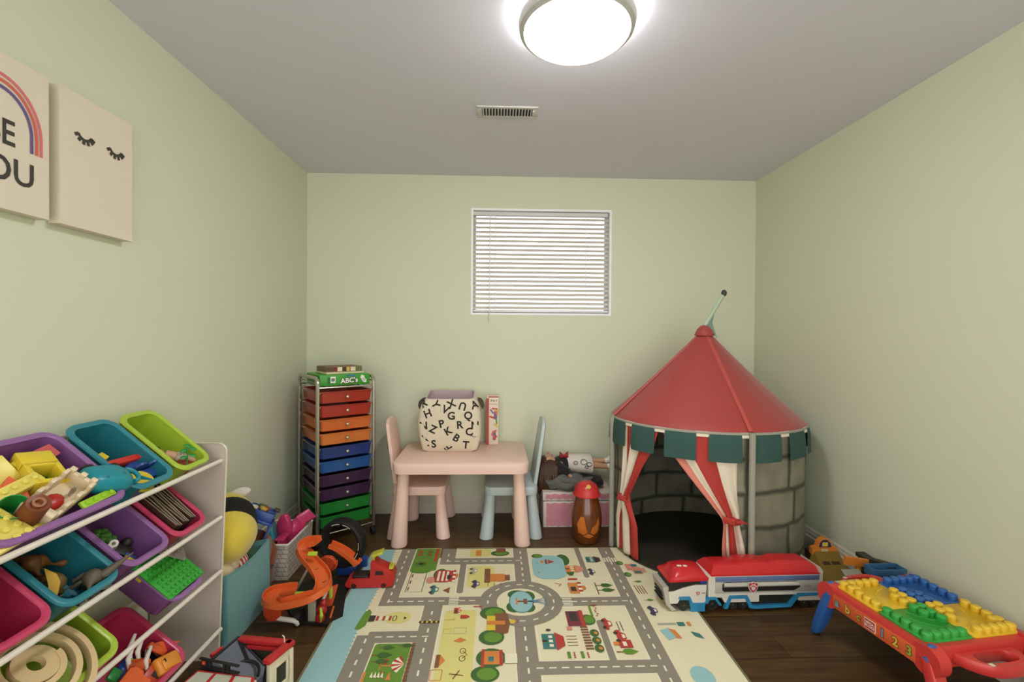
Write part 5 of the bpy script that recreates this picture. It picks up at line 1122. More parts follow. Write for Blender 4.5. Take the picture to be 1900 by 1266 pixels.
b = MB(m_or, rI); rp_ = spline([wp(612, 1012, .17), wp(630, 1020, .15), wp(650, 1034, .12), wp(664, 1048, .09)], 4); b.sweep(rp_, [(-.024, -.004), (.024, -.004), (.024, .016), (.02, .016), (.02, 0), (-.02, 0), (-.02, .016), (-.024, .016)]); b.build('exit_ramp', rt)
b = MB(plastic('track_blue', (36, 72, 150)), rI); q = wp(642, 1068, .0); b.box((q.x, q.y+.03, .024), (.09, .07, .046), .006); b.box((q.x+.07, q.y+.07, .03), (.03, .03, .06), .006); b.build('tyre_cradle', rt)
b = MB(m_od, rI)
for k in range(9): a = k*2*PI/9; b.box((0, 0, 0), (.085, .018, .018), .004, M=T(*wp(609, 1046, .11)) @ RY(a*.5) @ RZ(.3))
b.lathe([(.03, -.02), (.034, 0), (.03, .02)], 16, M=T(*wp(609, 1046, .11)) @ RX(PI/2)); b.build('booster_gear', rt)
b = MB(plastic('track_lime', (168, 186, 50)), rI); b.box((0, 0, 0), (.045, .035, .008), .002, M=T(*wp(556, 1106, .099)) @ RX(.5)); b.box((0, 0, 0), (.012, .02, .045), .003, M=T(*wp(614, 1100, .08))); b.box((0, 0, 0), (.04, .02, .008), .002, M=T(*wp(580, 1028, .215)) @ RX(.5)); b.build('lime_clip', rt)
b = MB(plastic('track_grey', (158, 152, 132)), rI)
b.sweep([wp(574, 1052, .14), wp(549, 1098, .03)], [(-.014, -.004), (.014, -.004), (.014, .006), (-.014, .006)]); b.build('strut', rt)
b = MB(plastic('track_grey', (0, 0, 0)), rI); q = wp(578, 1153, .014); b.box((q.x, q.y+.006, .052), (.030, .012, .082), .002); b.build('strut', rt)
b = MB(plastic('track_grey', (0, 0, 0)), rI); q = wp(577, 1090, .0); b.box((q.x, q.y+.05, .075), (.022, .012, .12), .002); b.build('strut', rt)
b = MB(m_od, rI); q = wp(611, 1104, .06); b.prism([(-.03, -.05), (.01, -.055), (.035, .035), (-.03, .03)], -.005, .005, T(*q) @ RZ(.5) @ RX(PI/2)); b.build('side_panel', rt)
b = MB(mat('track_red', (150, 34, 28), .35), rI); 
for px_, py_, z_, r_ in ((594, 1148, .022, .02), (597, 1132, .05, .022), (600, 1120, .075, .016)): b.ball(wp(px_, py_, z_), (r_, r_*.8, r_*1.1), 14, 10)
b.build('red_figurehead', rt, 60)
b = MB(plastic('track_lime', (0, 0, 0)), rI); b.tube([wp(597, 1125, .075)+Vector((0, -.012, 0)), wp(600, 1138, .05)+Vector((0, -.02, 0)), wp(598, 1150, .02)+Vector((0, -.016, 0))], [.004, .007, .003], 6); b.build('flame_trim', rt)
b = MB(plastic('track_white', (206, 200, 188)), rI); b.tube([wp(603, 1090, .12), wp(606, 1100, .10), wp(600, 1112, .09), wp(597, 1122, .07)], .006, 8); b.build('cable', rt, 60)
b = MB(m_bs, rI); P4 = [wp(545, 1160, 0), wp(606, 1164, 0), wp(636, 1150, 0), wp(645, 1085, 0), wp(600, 1075, 0), wp(520, 1098, 0)]; b.prism([(p.x, p.y) for p in P4], .001, .013); q = wp(556, 1148, .02); b.cyl((q.x-.012, q.y, .03), (q.x+.012, q.y, .03), .030, n=20); b.build('base_plate', rt)
b = MB(m_or, rI); b.tube([wp(613, 1146, .018), wp(619, 1126, .018)], .0045, 6); b.build('lever', rt)
b = MB(WH, rI); b.tube([wp(511, 1144, .04), wp(517, 1148, .035), wp(545, 1152, .03), wp(551, 1155, .022), wp(552, 1158, .012)], .0095, 10); b.build('white_tube', rt, 60)
b = MB(m_od, rI); q = wp(500, 1133, .06); b.loft([[(q.x+.02+x*s_, q.y+y*s_, z) for x, y in rrect(.075, .06, .012, 3)] for z, s_ in ((.025, .6), (.05, .9), (.088, 1.0))]); b.build('lane_support', rt)

# ------------------------------------------------------------------ red toy pickup at the mat's edge
pk = thing('toy_pickup', 'red plastic toy pickup with tall cab on left mat edge', 'toy truck', M=T(-.578, 2.175, .0125) @ RZ(.02))
m_pk = plastic('pickup_red', (178, 42, 38), .3)
b = MB(m_pk); pr2 = [(-.112, .018), (-.105, .008), (-.08, .004), (.085, .004), (.108, .012), (.112, .050), (.104, .068), (.080, .082), (.040, .100), (.016, .120), (.006, .119), (.004, .045), (-.098, .042), (-.105, .034)]
b.loft([[(x*k, y, .004+(z-.004)*(.985 if abs(y) > .036 else 1)) for x, z in pr2] for y, k in ((-.040, .985), (-.036, 1), (.036, 1), (.040, .985))]); b.build('truck_body', pk, 30)
MB(DK).box((-.045, 0, .047), (.075, .058, .012), .003).build('truck_bed', pk)
b = MB(mat('pickup_window', (52, 30, 26), .3)); 
for s_ in (-1, 1): b.loft([[(x, s_*(.0402+d), z) for x, z in ((.026, .062), (.066, .062), (.062, .079), (.030, .082))] for d in (0, .001)])
b.build('side_window', pk)
b = MB(plastic('pickup_lime', (190, 186, 60))); b.box((0, 0, 0), (.055, .05, .010), .003, M=T(.030, 0, .146) @ RY(-.3)); b.box((.012, 0, .130), (.014, .03, .026), .003); b.build('spoiler', pk)
b = MB(plastic('pickup_lime', (0, 0, 0))); b.box((.096, 0, .082), (.02, .05, .006), .002); b.box((.09, 0, .089), (.006, .05, .012), .002); b.build('hood_scoop', pk)
for x in (-.07, .065):
    for y in (-.034, .034): MB(DK).tube([(x, y-.006, .0125), (x, y+.0055, .0125)], .0122, 16).build('wheel', pk)

# ------------------------------------------------------------------ open red, white and grey toy house in the left foreground
hs = thing('toy_house', 'open toy house with red trim and white window wall', 'toy house', (-.77, 1.43, 0)); hI = T(.77, -1.43, 0)
P1, P2, P3 = Vector((-.655, 1.489, 0)), Vector((-.684, 1.411, 0)), Vector((-.815, 1.514, 0)); HT = .2
m_hw = plastic('house_white', (206, 198, 170), .45); m_hr = plastic('house_red', (178, 40, 42), .35); m_hg = plastic('house_slate', (92, 98, 108), .45); m_hd = mat('house_dark', (46, 44, 34), .6); m_hk = mat('house_black', (28, 26, 26), .5)
def wall(a, b_, z0, z1, th, m, name, side=1):
    d = (b_-a); L_ = d.length; d.normalize(); n_ = Vector((d.y, -d.x, 0))*side
    bb = MB(m, hI @ basis(a, d, (0, 0, 1), d.cross(Vector((0, 0, 1))))); bb.box((L_/2, (z0+z1)/2, 0), (L_, z1-z0, th), .002); return bb, bb.build(name, hs)
bb, o = wall(P1, P2, .001, .186, .014, m_hw, 'window_wall')
Lw = (P2-P1).length; Mw = hI @ basis(P1, (P2-P1).normalized(), (0, 0, 1), (P2-P1).normalized().cross(Vector((0, 0, 1))))
b = MB(m_hw, Mw)
for c, s in (((Lw*.52, .095, -.010), (.052, .008, .008)), ((Lw*.52, .163, -.010), (.052, .008, .008)), ((Lw*.52-.024, .129, -.010), (.007, .07, .008)), ((Lw*.52+.024, .129, -.010), (.007, .07, .008)), ((.004, .093, -.010), (.012, .18, .012)), ((Lw*.5, .012, -.012), (Lw, .02, .012))): b.box(c, s, .0012)
wf = b.build('window_frame', hs); MB(m_hd, Mw).box((Lw*.52, .129, -.0075), (.044, .064, .002)).build('window_opening', wf)
b = MB(m_hr, Mw); b.box((Lw/2, .193, -.002), (Lw+.02, .014, .026), .003); b.build('red_trim', hs)
bb, o = wall(P3, P1, .001, .186, .012, m_hd, 'back_wall')
Lb = (P1-P3).length; Mbk = hI @ basis(P3, (P1-P3).normalized(), (0, 0, 1), (P1-P3).normalized().cross(Vector((0, 0, 1))))
b = MB(m_hr, Mbk); b.box((Lb/2, .193, 0), (Lb+.02, .014, .024), .003); b.box((Lb*.55, .178, .010), (Lb*.8, .012, .010), .002); b.build('red_trim', hs)
b = MB(mat('house_pin', (200, 196, 180), .35), hI); q = P1+Vector((-.012, -.006, .2)); b.tube([q, q+Vector((-.001, 0, .018)), q+Vector((-.007, 0, .023))], .002, 6); b.build('hook', hs)
b = MB(m_hd, hI); b.prism([(P1.x-.01, P1.y-.005), (P2.x-.01, P2.y), (-.70, 1.345), (-.845, 1.36), (P3.x, P3.y-.006)], .001, .012); b.build('floor_panel', hs)
# slate gable leaning inside, with a black arch
pts = [wp(441, 1184, .196), wp(394, 1224, .196), wp(372, 1290, .120), wp(482, 1290, .10), wp(492, 1236, .135)]
nrm = (pts[1]-pts[0]).cross(pts[4]-pts[0]).normalized(); nrm = nrm if nrm.z > 0 else -nrm
b = MB(m_hg, hI); b.loft([[p-nrm*.008 for p in pts], pts]); b.build('gable_panel', hs)
c0 = atp(446, 1256, pts[0], nrm); e1 = (pts[3]-pts[2]).normalized(); e2 = nrm.cross(e1)
b = MB(m_hk, hI); b.tube([c0+nrm*.003+e1*.048*math.cos(q_*PI/14)+e2*.056*math.sin(q_*PI/14) for q_ in range(15)], .0045, 6); b.tube([pts[0]+nrm*.002, pts[0].lerp(c0+e2*.056, .98)+nrm*.002], .005, 6); b.tube([pts[0]+nrm*.001, pts[4]+nrm*.001], .004, 6); b.tube([pts[0]+nrm*.001, pts[1]+nrm*.001], .004, 6); b.build('arch_moulding', hs)
# black balcony rail and red front roof with pale panels
q0, q1 = wp(376, 1230, .205), wp(424, 1240, .205); dq = (q1-q0).normalized(); Mq = hI @ basis(q0, dq, (0, 0, 1), dq.cross(Vector((0, 0, 1)))); Lq = (q1-q0).length
b = MB(m_hk, Mq)
for z in (-.018, -.008, .012): b.box((Lq*.65, z, 0), (Lq*1.5, .0045, .008), .001)
for x in (0.004, .3*Lq, Lq*.85, Lq): b.box((x, -.003, 0), (.006, .034, .009), .001)
b.box((.008, -.003, 0), (.018, .032, .008), .001); b.build('balcony_rail', hs); MB(m_od, Mq).box((.009, .004, .005), (.010, .010, .002)).build('rail_badge', hs)
r0, r1, r2, r3 = wp(368, 1244, .19), wp(472, 1257, .19), wp(466, 1300, .165), wp(300, 1300, .165)
b = MB(m_hr, hI); dn = Vector((0, 0, -.012)); b.loft([[r0+dn, r1+dn, r2+dn, r3+dn], [r0, r1, r2, r3]]); b.build('front_roof', hs)
for k in range(3):
    f0, f1 = .03+k*.325, .30+k*.325; u0, u1 = .06, .94
    def bl_(f, u): return r0.lerp(r1, f).lerp(r3.lerp(r2, f), u)+Vector((0, 0, .0012))
    MB(mat('house_panel', (170, 172, 152), .5), hI).loft([[bl_(f0, u0)-Vector((0, 0, .001)), bl_(f1, u0)-Vector((0, 0, .001)), bl_(f1, u1)-Vector((0, 0, .001)), bl_(f0, u1)-Vector((0, 0, .001))], [bl_(f0, u0), bl_(f1, u0), bl_(f1, u1), bl_(f0, u1)]]).build('roof_panel', hs)
b = MB(m_hr, hI); b.tube([wp(392, 1218, .19), wp(412, 1203, .19)], .007, 6); b.build('red_corner', hs)
for p_ in (Vector((-.845, 1.37, 0)), Vector((-.70, 1.36, 0)), Vector((-.80, 1.50, 0))): MB(m_hw, hI).box((p_.x, p_.y, .085), (.012, .012, .168), .002).build('post', hs)

# ------------------------------------------------------------------ red, white and blue toy transporter in front of the tent
tk = thing('toy_transporter', 'long red white and blue toy truck in front of tent', 'toy truck', M=T(.726, 1.916, .0145) @ RZ(.055) @ RY(.019))
m_tr = plastic('truck_red', (186, 38, 42), .25); m_tw = plastic('truck_white', (208, 202, 190), .4); m_tb = plastic('truck_blue', (44, 124, 166), .35); m_tg = plastic('truck_grey', (172, 168, 158), .4); m_st = plastic('truck_slate', (92, 110, 148), .4); m_dk = mat('truck_dark', (34, 34, 30), .35)
TW = .128
def side(b, pts, y0, y1): b.loft([[(x, y, z) for x, z in pts] for y in (y0, y1)])
# cab
b = MB(m_tw); side(b, [(.018, .034), (.052, .034), (.066, .056), (.104, .056), (.116, .034), (.176, .034), (.180, .112), (.130, .112), (.075, .100), (.035, .086), (.012, .086)], .003, TW-.003); b.build('cab', tk, 30)
b = MB(m_dk); side(b, [(.012, .086), (.036, .088), (.075, .102), (.130, .114), (.180, .112), (.180, .134), (.03, .134), (.016, .118)], .005, TW-.005); b.build('windscreen', tk, 30)
MB(plastic('truck_window_blue', (44, 62, 150), .3)).box((.166, .0045, .124), (.024, .002, .016)).build('side_window', tk)
b = MB(m_tr); rings = []
for y, k, dzz in ((.0, 1, -.004), (.006, 1.0, .008), (.03, .97, .026), (TW/2, .95, .032), (TW-.03, .97, .026), (TW-.006, 1, .008), (TW, 1, -.004)):
    rings.append([(.012+(.010*(1-k)), y, .126), (.016+.5*(1-k), y, .138), (.05, y, .142+dzz), (.11, y, .150+dzz), (.165, y, .150+dzz*.8), (.188, y, .142), (.184, y, .130), (.10, y, .128)])
b.loft(rings); b.build('cab_roof', tk, 45)
b = MB(plastic('truck_light', (214, 204, 190), .2)); b.box((.075, .045, .1755), (.02, .012, .005), .002); b.box((.098, .038, .178), (.016, .014, .004), .002); b.build('roof_lamp', tk)
b = MB(m_tg); b.loft([[(-.012, y, .105), (.012, y, .105), (.022, y, .03), (.052, y, .004), (.03, y, .002), (.004, y, .03)] for y in (.006, TW-.006)]); b.build('bumper', tk)
b = MB(m_dk)
for z in (.04, .055, .07): b.box((.0, TW/2, z), (.02, TW*.6, .004), .001)
b.build('grille', tk)
b = MB(m_tb); side(b, [(.055, .058), (.062, .064), (.106, .064), (.118, .036), (.172, .036), (.172, .002), (.112, .002), (.100, .052), (.066, .052)], -.004, .02); b.build('cab_skirt', tk, 30); b = MB(m_tb); side(b, [(.055, .058), (.062, .064), (.106, .064), (.118, .036), (.172, .036), (.172, .002), (.112, .002), (.100, .052), (.066, .052)], TW-.02, TW+.004); b.build('cab_skirt', tk, 30)
def wheel(x, r, y0=.004):
    for y, s_ in ((y0, 1), (TW-y0-.022, -1)):
        w = MB(m_dk).lathe([(.004, 0), (r*.6, 0), (r*.7, .003), (r*.96, .002), (r, .006), (r, .018), (r*.9, .022), (.004, .022)], 24, M=T(x, y, r) @ RX(-PI/2)); o = w.build('wheel', tk)
        MB(mat('wheel_hub', (84, 82, 76), .4)).lathe([(.001, -.001), (.004, -.001), (.004, .004)], 10, M=T(x, y if s_ > 0 else y+.022, r) @ RX(-PI/2)).build('hub', o)
wheel(.082, .026); wheel(.208, .030)
# trailer
TL_ = .70
b = MB(m_tw); side(b, [(.190, .056), (.250, .056), (.262, .034), (.372, .034), (.418, .034), (.418, .062), (.585, .062), (.60, .034), (TL_, .034), (TL_, .150), (.196, .150), (.186, .140)], .002, TW-.002); b.build('trailer', tk, 30)
b = MB(m_dk); side(b, [(.378, .010), (.56, .010), (.585, .064), (.378, .064)], .012, TW-.012); b.build('cargo_bay', tk)
MB(m_tr).box((.50, .03, .046), (.07, .03, .026), .006).build('stowed_vehicle', tk)
b = MB(m_tb); ar = [(.258, .010), (.274, .010), (.290, .052), (.352, .052), (.372, .010), (.40, .006), (.56, .010), (.60, .055), (TL_, .058), (TL_, .068), (.592, .068), (.552, .022), (.41, .020), (.385, .022), (.362, .064), (.282, .064)]
side(b, ar, -.004, .010); b.build('trailer_skirt', tk, 30); b = MB(m_tb); side(b, ar, TW-.010, TW+.004); b.build('trailer_skirt', tk, 30)
b = MB(m_tb); ar = [(.172, .034), (.184, .060), (.222, .060), (.248, .026), (.236, .024), (.216, .050), (.192, .050), (.184, .034)]; side(b, ar, -.004, .012); b.build('wheel_arch', tk, 30)
b = MB(m_st); b.box((.455, .001, .134), (.475, .004, .020), .001); b.build('blue_stripe', tk)
b = MB(m_tg); b.box((.455, .0005, .098), (.475, .004, .046), .001); b.build('side_band', tk)
b = MB(m_dk); sd = [(.256, .082), (.575, .082), (.602, .096), (.602, .108), (.590, .122), (.256, .122), (.248, .114), (.248, .09)]; side(b, sd, -.0022, .001); b.build('side_recess', tk)
b = MB(m_tg); b.loft([[(x, y, z) for y, z in [(-.0025-.010*math.sin(q*PI/8), .121-.020*q/8) for q in range(9)]+[(-.0018, .101), (-.0018, .121)]] for x in (.254, .594)]); b.build('rolled_door', tk, 40)
def shield(cx_, cz_, s_, y, par, big):
    sh = [(-.5, .42), (-.18, .40), (0, .5), (.18, .40), (.5, .42), (.5, .05), (.36, -.3), (0, -.58), (-.36, -.3), (-.5, .05)]
    b = MB(mat('badge_silver', (196, 184, 176), .4)); b.loft([[(cx_+x*s_, yy, cz_+z*s_) for x, z in sh] for yy in (y, y-.004*(1 if big else .2))])
    b.use(mat('badge_red', (164, 44, 48), .4)); y2 = y-.0042*(1 if big else .25); b.loft([[(cx_+x*s_*.84, yy, cz_+z*s_*.84) for x, z in sh] for yy in (y2, y2-.0006)])
    b.use(mat('badge_silver', (0, 0, 0)))
    for dx, dz_, r in ((0, -.12, .2), (-.26, .08, .09), (-.1, .2, .1), (.1, .2, .1), (.26, .08, .09)): b.loft([[(cx_+(dx+r*math.cos(a))*s_, yy, cz_+(dz_+r*.9*math.sin(a))*s_) for a in [q*PI/6 for q in range(12)]] for yy in (y2-.0006, y2-.0011)])
    return b.build('paw_badge', par)
shield(.378, .108, .046, -.0125, tk, True); shield(.142, .076, .018, .0028, tk, False)
b = MB(mat('truck_print', (150, 90, 90), .5)); b.box((.168, .0026, .077), (.016, .0008, .003)); b.build('cab_print', tk)
b = MB(mat('truck_print_dark', (120, 96, 90), .5)); b.text('CH', .018, T(.638, -.0019, .098) @ RX(PI/2)); b.build('trailer_print', tk)
b = MB(m_tr); rings = []
for y, zt, ins in ((.0, .150, 0), (.001, .155, 0), (.024, .182, .022), (.034, .186, .026), (TW-.034, .186, .026), (TW-.024, .182, .022), (TW-.001, .155, 0), (TW, .150, 0)):
    k = (zt-.150)/.036
    rings.append([(.196, y, .148), (.196+ins, y, zt), (.235+ins, y, zt+.003*k), (.33, y, zt+.001*k), (.36, y, zt+.011*k), (.45, y, zt+.010*k), (.475, y, zt+.002*k), (.52, y, zt+.012*k), (TL_-.05, y, zt+.009*k), (TL_-.008, y, zt-.012*k), (TL_, y, .148)])
b.loft(rings); b.build('trailer_roof', tk, 25)
b = MB(m_tw); side(b, [(TL_-.002, .034), (TL_+.012, .034), (TL_+.012, .16), (TL_-.002, .178)], .004, TW-.004); b.build('tail_gate', tk)
for x in (.302, .348, .63, .675): wheel(x, .022, .006)

# ------------------------------------------------------------------ building block play table at the right
BM = T(1.512, 1.572, 0) @ RZ(math.radians(7))
bt = thing('block_table', 'red toy block table with yellow, blue and green stud plates', 'play table', M=BM)
m_br = plastic('block_red', (196, 58, 54), .33); m_blu = plastic('block_blue', (44, 92, 156), .32); m_byl = plastic('block_yellow', (218, 180, 48), .32); m_bgr = plastic('block_green', (52, 156, 62), .32)
HXB, HYB, ZT = .205, .190, .226
b = MB(m_br)
b.loft([rsq(0, 0, 2*HXB-.05, 2*HYB-.05, .02, .150), rsq(0, 0, 2*HXB-.016, 2*HYB-.016, .03, .156), rsq(0, 0, 2*HXB, 2*HYB, .035, .214), rsq(0, 0, 2*HXB-.01, 2*HYB-.01, .035, .226), rsq(0, 0, 2*HXB-.05, 2*HYB-.05, .03, .226), rsq(0, 0, 2*HXB-.06, 2*HYB-.06, .03, .215)]); b.build('table_frame', bt, 40)
PW, PH = .178, .168
def plate(name, m, qx, qy, stud_pts):
    b = MB(m); x0, x1 = (0.001, PW) if qx > 0 else (-PW, -.001); y0, y1 = (.001, PH) if qy > 0 else (-PH, -.001)
    cx_, cy_ = (x0+x1)/2, (y0+y1)/2
    b.loft([rsq(cx_, cy_, x1-x0, y1-y0, .012, .216), rsq(cx_, cy_, x1-x0, y1-y0, .012, ZT+.004), rsq(cx_, cy_, x1-x0-.006, y1-y0-.006, .012, ZT+.0065)])
    rc = arc(0, 0, .085, 0, 90, 14) if True else 0                       # moulded road curve round the middle
    for rr in (.088, .128): b.tube([(qx*rr*math.cos(a*PI/40), qy*rr*math.sin(a*PI/40)*.95, ZT+.0062) for a in range(3, 18)], .0022, 5)
    o = b.build(name, bt, 40)
    for sx_, sy_ in stud_pts: MB(m).lathe([(.0148, 0), (.0150, .016), (.0138, .0195), (.009, .0215), (.002, .022)], 18, c=(sx_, sy_, ZT+.0055)).build('stud', o, 50)
def border(qx, qy, nx, ny, inner):
    o = []; p_ = .0325
    for i in range(nx): o.append((qx*(PW-.017-p_*i), qy*(PH-.017)))
    for j in range(1, ny): o.append((qx*(PW-.017), qy*(PH-.017-p_*j)))
    return o+[(qx*x, qy*y) for x, y in inner]
inn = [(.018, .018), (.050, .018), (.018, .050), (.018, .082), (.050, .050)]
plate('yellow_plate', m_byl, -1, 1, border(-1, 1, 5, 5, inn+[(.143, .115)]))
plate('blue_plate', m_blu, 1, 1, border(1, 1, 5, 5, inn))
plate('green_plate', m_bgr, -1, -1, border(-1, -1, 5, 5, inn))
plate('yellow_plate', m_byl, 1, -1, border(1, -1, 5, 5, inn+[(.143, .115)]))
MB(RD).lathe([(.0, 0), (.009, 0), (.008, .006), (.002, .008)], 12, c=(0, 0, ZT+.006)).build('center_button', bt)
# letter panel along the left side
sp = MB(mat('block_panel_orange', (204, 92, 50), .4), T(-HXB-.0005, 0, .184) @ RZ(-PI/2) @ RX(PI/2))
sp.box((0, 0, 0), (2*HYB-.075, .05, .003), .001); spo = sp.build('letter_panel', bt)
for k, (ch, c_) in enumerate((('a', (90, 170, 176)), ('b', (214, 190, 60)), ('c', (150, 160, 56)), (None, None), ('1', (96, 150, 180)), ('2', (222, 196, 60)), ('3', (150, 180, 70)))):
    x = -.134+k*.0447; M = T(-HXB-.0025, 0, .184) @ RZ(-PI/2) @ RX(PI/2) @ T(x, 0, 0)
    if ch:
        b = MB(mat('block_letter_edge', (120, 60, 40), .5)); b.text(ch, .04, M, bold=.0032); b.use(mat('block_letter_%d' % k, c_, .4)); b.text(ch, .04, M @ T(0, 0, .0005), bold=.0008); b.build('printed_letter', spo, 0)
    else:
        b = MB(mat('block_badge_white', (226, 216, 206), .4), M); b.box((0, 0, .0), (.042, .036, .0012)); b.use(mat('block_badge_red', (176, 50, 44), .4)); b.box((0, 0, .0006), (.037, .031, .0012)); b.use(mat('block_badge_white', (0, 0, 0))); b.text('MEGA\nBLOKS', .0115, T(0, 0, .0014), bold=.0004); b.build('name_badge', spo, 0)
# corner lobes with blue inserts and the splayed blue legs
for sx_ in (-1, 1):
    for sy_ in (-1, 1):
        b = MB(m_br); cx_, cy_ = sx_*(HXB-.012), sy_*(HYB-.008)
        b.tube([(cx_-sx_*.028, cy_, .188), (cx_+sx_*.012, cy_, .188)], .046, 24); lo = b.build('corner_lobe', bt, 40)
        b = MB(m_blu)
        b.ball((cx_+sx_*.0115, cy_-.0*sy_, .178), (.003, .013, .022), 14, 8); b.build('lobe_insert', lo)
        MB(m_blu).ball((cx_-sx_*.006, cy_+sy_*.004, .233), (.014, .010, .004), 12, 6).build('lobe_insert', lo)
        b = MB(m_blu if sy_ > 0 else m_br); rings = []
        for t_, w, d in ((0, .050, .046), (.3, .054, .048), (.7, .052, .046), (.93, .044, .040), (1, .03, .03)):
            px_, py_, pz_ = cx_-sx_*.008+sx_*.008*t_, cy_+sy_*(.0+.062*t_), .190-.188*t_
            rings.append([(px_+x, py_+y*.8, max(.001, pz_-y*sy_*.25)) for x, y in rrect(d, w, .010, 3)])
        b.loft(rings); b.build('leg', bt, 40)
# carrying handles at both ends (near one sticks out towards the camera)
for sy_ in (-1, 1):
    outl = spline([(-.115, -.02), (-.110, .012), (-.085, .050), (-.050, .074), (.0, .080), (.05, .078), (.088, .060), (.108, .020), (.115, -.02)], 4)
    NO = 40; outp = []; inp = []
    for k in range(NO):
        a = 2*PI*k/NO; dx, dy = math.cos(a), math.sin(a); c_ = Vector((.0, .030)); best = None
        poly = [(v.x, v.y) for v in outl]
        for p_, q_ in zip(poly, poly[1:]+poly[:1]):          # where a ray from the middle leaves the outline
            ex, ey = q_[0]-p_[0], q_[1]-p_[1]; den = dx*ey-dy*ex
            if abs(den) < 1e-9: continue
            t_ = ((p_[0]-c_.x)*ey-(p_[1]-c_.y)*ex)/den; u_ = ((p_[0]-c_.x)*dy-(p_[1]-c_.y)*dx)/den
            if t_ > 0 and -1e-6 <= u_ <= 1+1e-6: best = t_ if best is None else max(best, t_)
        outp.append((c_.x+dx*best, c_.y+dy*best)); r_ = 1/((abs(dx)/.066)**4+(abs(dy)/.023)**4)**.25; inp.append((c_.x+dx*r_, c_.y+dy*r_+.004))
    def hr(pts, k, z): return [(.0+(x-.0)*k, sy_*(HYB+.03+(y-.03)*k), z) for x, y in pts]
    b = MB(m_br); rg = [hr(outp, .95, .207), hr(outp, 1, .200), hr(outp, 1, .180), hr(outp, .95, .173), hr(inp, 1.05, .173), hr(inp, 1, .180), hr(inp, 1, .199), hr(inp, 1.06, .207)]
    b.loft(rg if sy_ > 0 else [r[::-1] for r in rg], loop=True); hd = b.build('handle', bt, 50)
    b = MB(m_br)
    for k in range(7): b.tube([(-.02+k*.0135, sy_*(HYB+.060), .206), (-.017+k*.0135, sy_*(HYB+.079), .198)], .004, 6)
    b.build('grip_rib', hd)
    MB(mat('handle_tag', (212, 206, 180), .5)).box((-.055, sy_*(HYB+.062), .2075), (.014, .012, .001), M=None).build('care_sticker', hd)
MB(m_tg).box((-.11, HYB-.004, .2275), (.09, .03, .003), .001).build('slot_cover', bt)

# ------------------------------------------------------------------ brown toy car garage against the right wall
tg = thing('toy_garage', 'olive brown toy ramp garage with orange sign by right wall', 'toy garage', (1.62, 2.1, 0)); gI = T(-1.62, -2.1, 0)
m_ol = plastic('garage_olive', (122, 98, 36), .5); m_sl = mat('garage_slot', (60, 34, 18), .6); m_go = plastic('garage_orange', (214, 128, 48), .4); m_gb = plastic('garage_blue', (54, 100, 140), .4)
b = MB(m_ol, gI)
b.loft([[(1.50, 1.98, .001), (1.735, 1.98, .001), (1.735, 2.25, .001), (1.56, 2.235, .001)], [(1.505, 1.985, .05), (1.735, 1.985, .05), (1.735, 2.25, .06), (1.565, 2.235, .06)], [(1.575, 2.16, .075), (1.70, 2.16, .075), (1.72, 2.248, .125), (1.60, 2.248, .125)]]); b.build('ramp_body', tg, 25)
b = MB(m_sl)
def rampz(y): return .05+(.075-.05)*(y-1.985)/.175 if y < 2.16 else .075+(y-2.16)/.095*.05
for y0_, y1_ in ((2.17, 2.185), (2.20, 2.215)):
    for x0_, x1_ in ((1.60, 1.635), (1.645, 1.685)): b.loft([[(x-1.62, y-2.1, rampz(y)+dz_) for x, y in ((x0_, y0_), (x1_, y0_), (x1_, y1_), (x0_, y1_))] for dz_ in (-.002, .0015)])
b.build('ramp_slot', tg)
b = MB(m_go, gI); b.prism([(-.066, 0), (.062, 0), (.060, .035), (.036, .042), (.028, .068), (.008, .082), (-.012, .082), (-.034, .066), (-.042, .04), (-.066, .034)], -.012, .012, T(1.652, 2.246, .100) @ RX(PI/2)); sg = b.build('sign_board', tg)
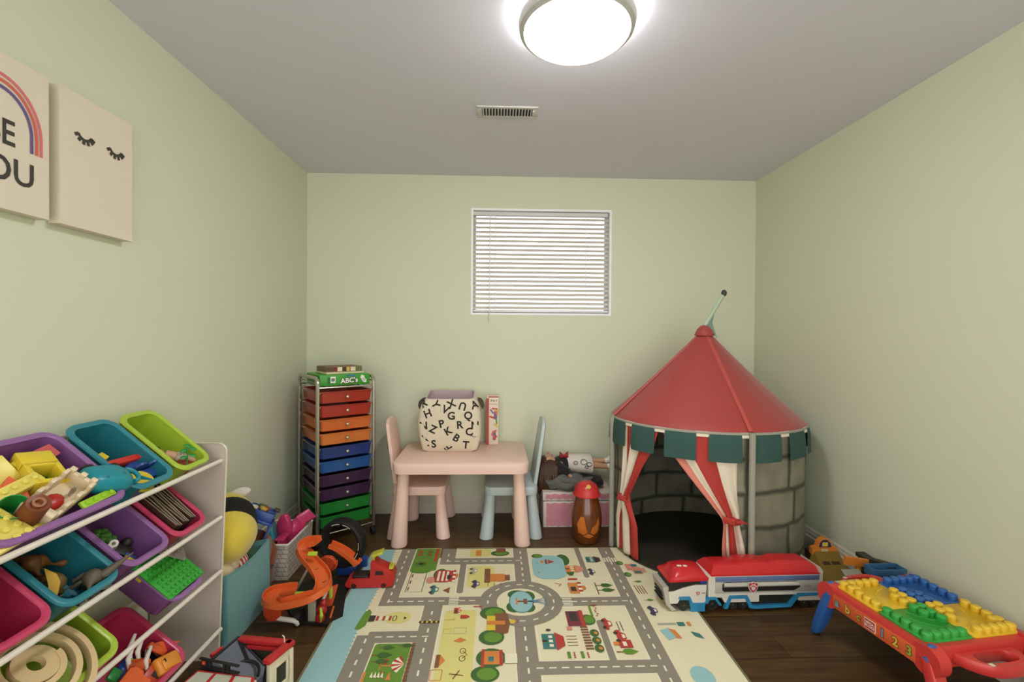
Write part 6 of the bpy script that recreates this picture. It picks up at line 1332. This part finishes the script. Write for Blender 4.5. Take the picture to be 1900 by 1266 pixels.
b = MB(mat('sign_navy', (44, 40, 84), .5), gI); b.prism([(-.034, .038), (.030, .038), (.024, .060), (.008, .074), (-.012, .074), (-.028, .060)], .0121, .0135, T(1.652, 2.246, .100) @ RX(PI/2)); b.use(mat('sign_yellow', (216, 190, 80), .5)); b.prism([(-.018, .042), (.010, .042), (.012, .062), (-.016, .062)], .0135, .0145, T(1.652, 2.246, .100) @ RX(PI/2)); b.use(mat('sign_pale', (190, 190, 150), .5)); b.prism([(-.022, .008), (.012, .008), (.012, .028), (-.022, .028)], .0121, .0135, T(1.652, 2.246, .100) @ RX(PI/2)); b.build('sign_print', sg)
b = MB(m_go, gI); b.loft([[(1.570, 2.0, .165), (1.665, 1.985, .160), (1.665, 1.98, .196), (1.570, 1.995, .205)], [(1.570, 2.012, .165), (1.665, 1.997, .160), (1.665, 1.992, .196), (1.570, 2.007, .205)]]); b.box((1.63, 2.0, .105), (.02, .014, .12), .002); b.build('orange_flap', tg)
b = MB(mat('garage_black', (48, 50, 40), .5), gI); b.sweep([(1.72, 2.10, .165), (1.715, 2.04, .165), (1.715, 1.92, .195)], [(-.02, -.006), (.02, -.006), (.02, .012), (-.02, .012)]); b.box((1.72, 2.09, .105), (.02, .02, .12), .002); b.build('black_track', tg)
b = MB(m_gb, gI)
for c, s in (((1.665, 1.895, .176), (.14, .05, .006)), ((1.665, 1.868, .192), (.14, .005, .036)), ((1.665, 1.922, .192), (.14, .005, .036)), ((1.596, 1.895, .192), (.005, .055, .036)), ((1.734, 1.895, .192), (.005, .055, .036)), ((1.70, 1.90, .09), (.03, .03, .175))): b.box(c, s, .0015)
b.build('blue_tray', tg)
b = MB(plastic('garage_grey', (150, 156, 142), .4), gI); b.loft([[(x, y, z) for x, y in ((1.505, 1.90), (1.60, 1.93), (1.62, 1.985), (1.54, 1.985))] for z in (.148, .154)]); b.box((1.57, 1.95, .08), (.02, .02, .14), .002); b.box((1.62, 1.965, .045), (.2, .08, .09), .004); b.build('grey_deck', tg)
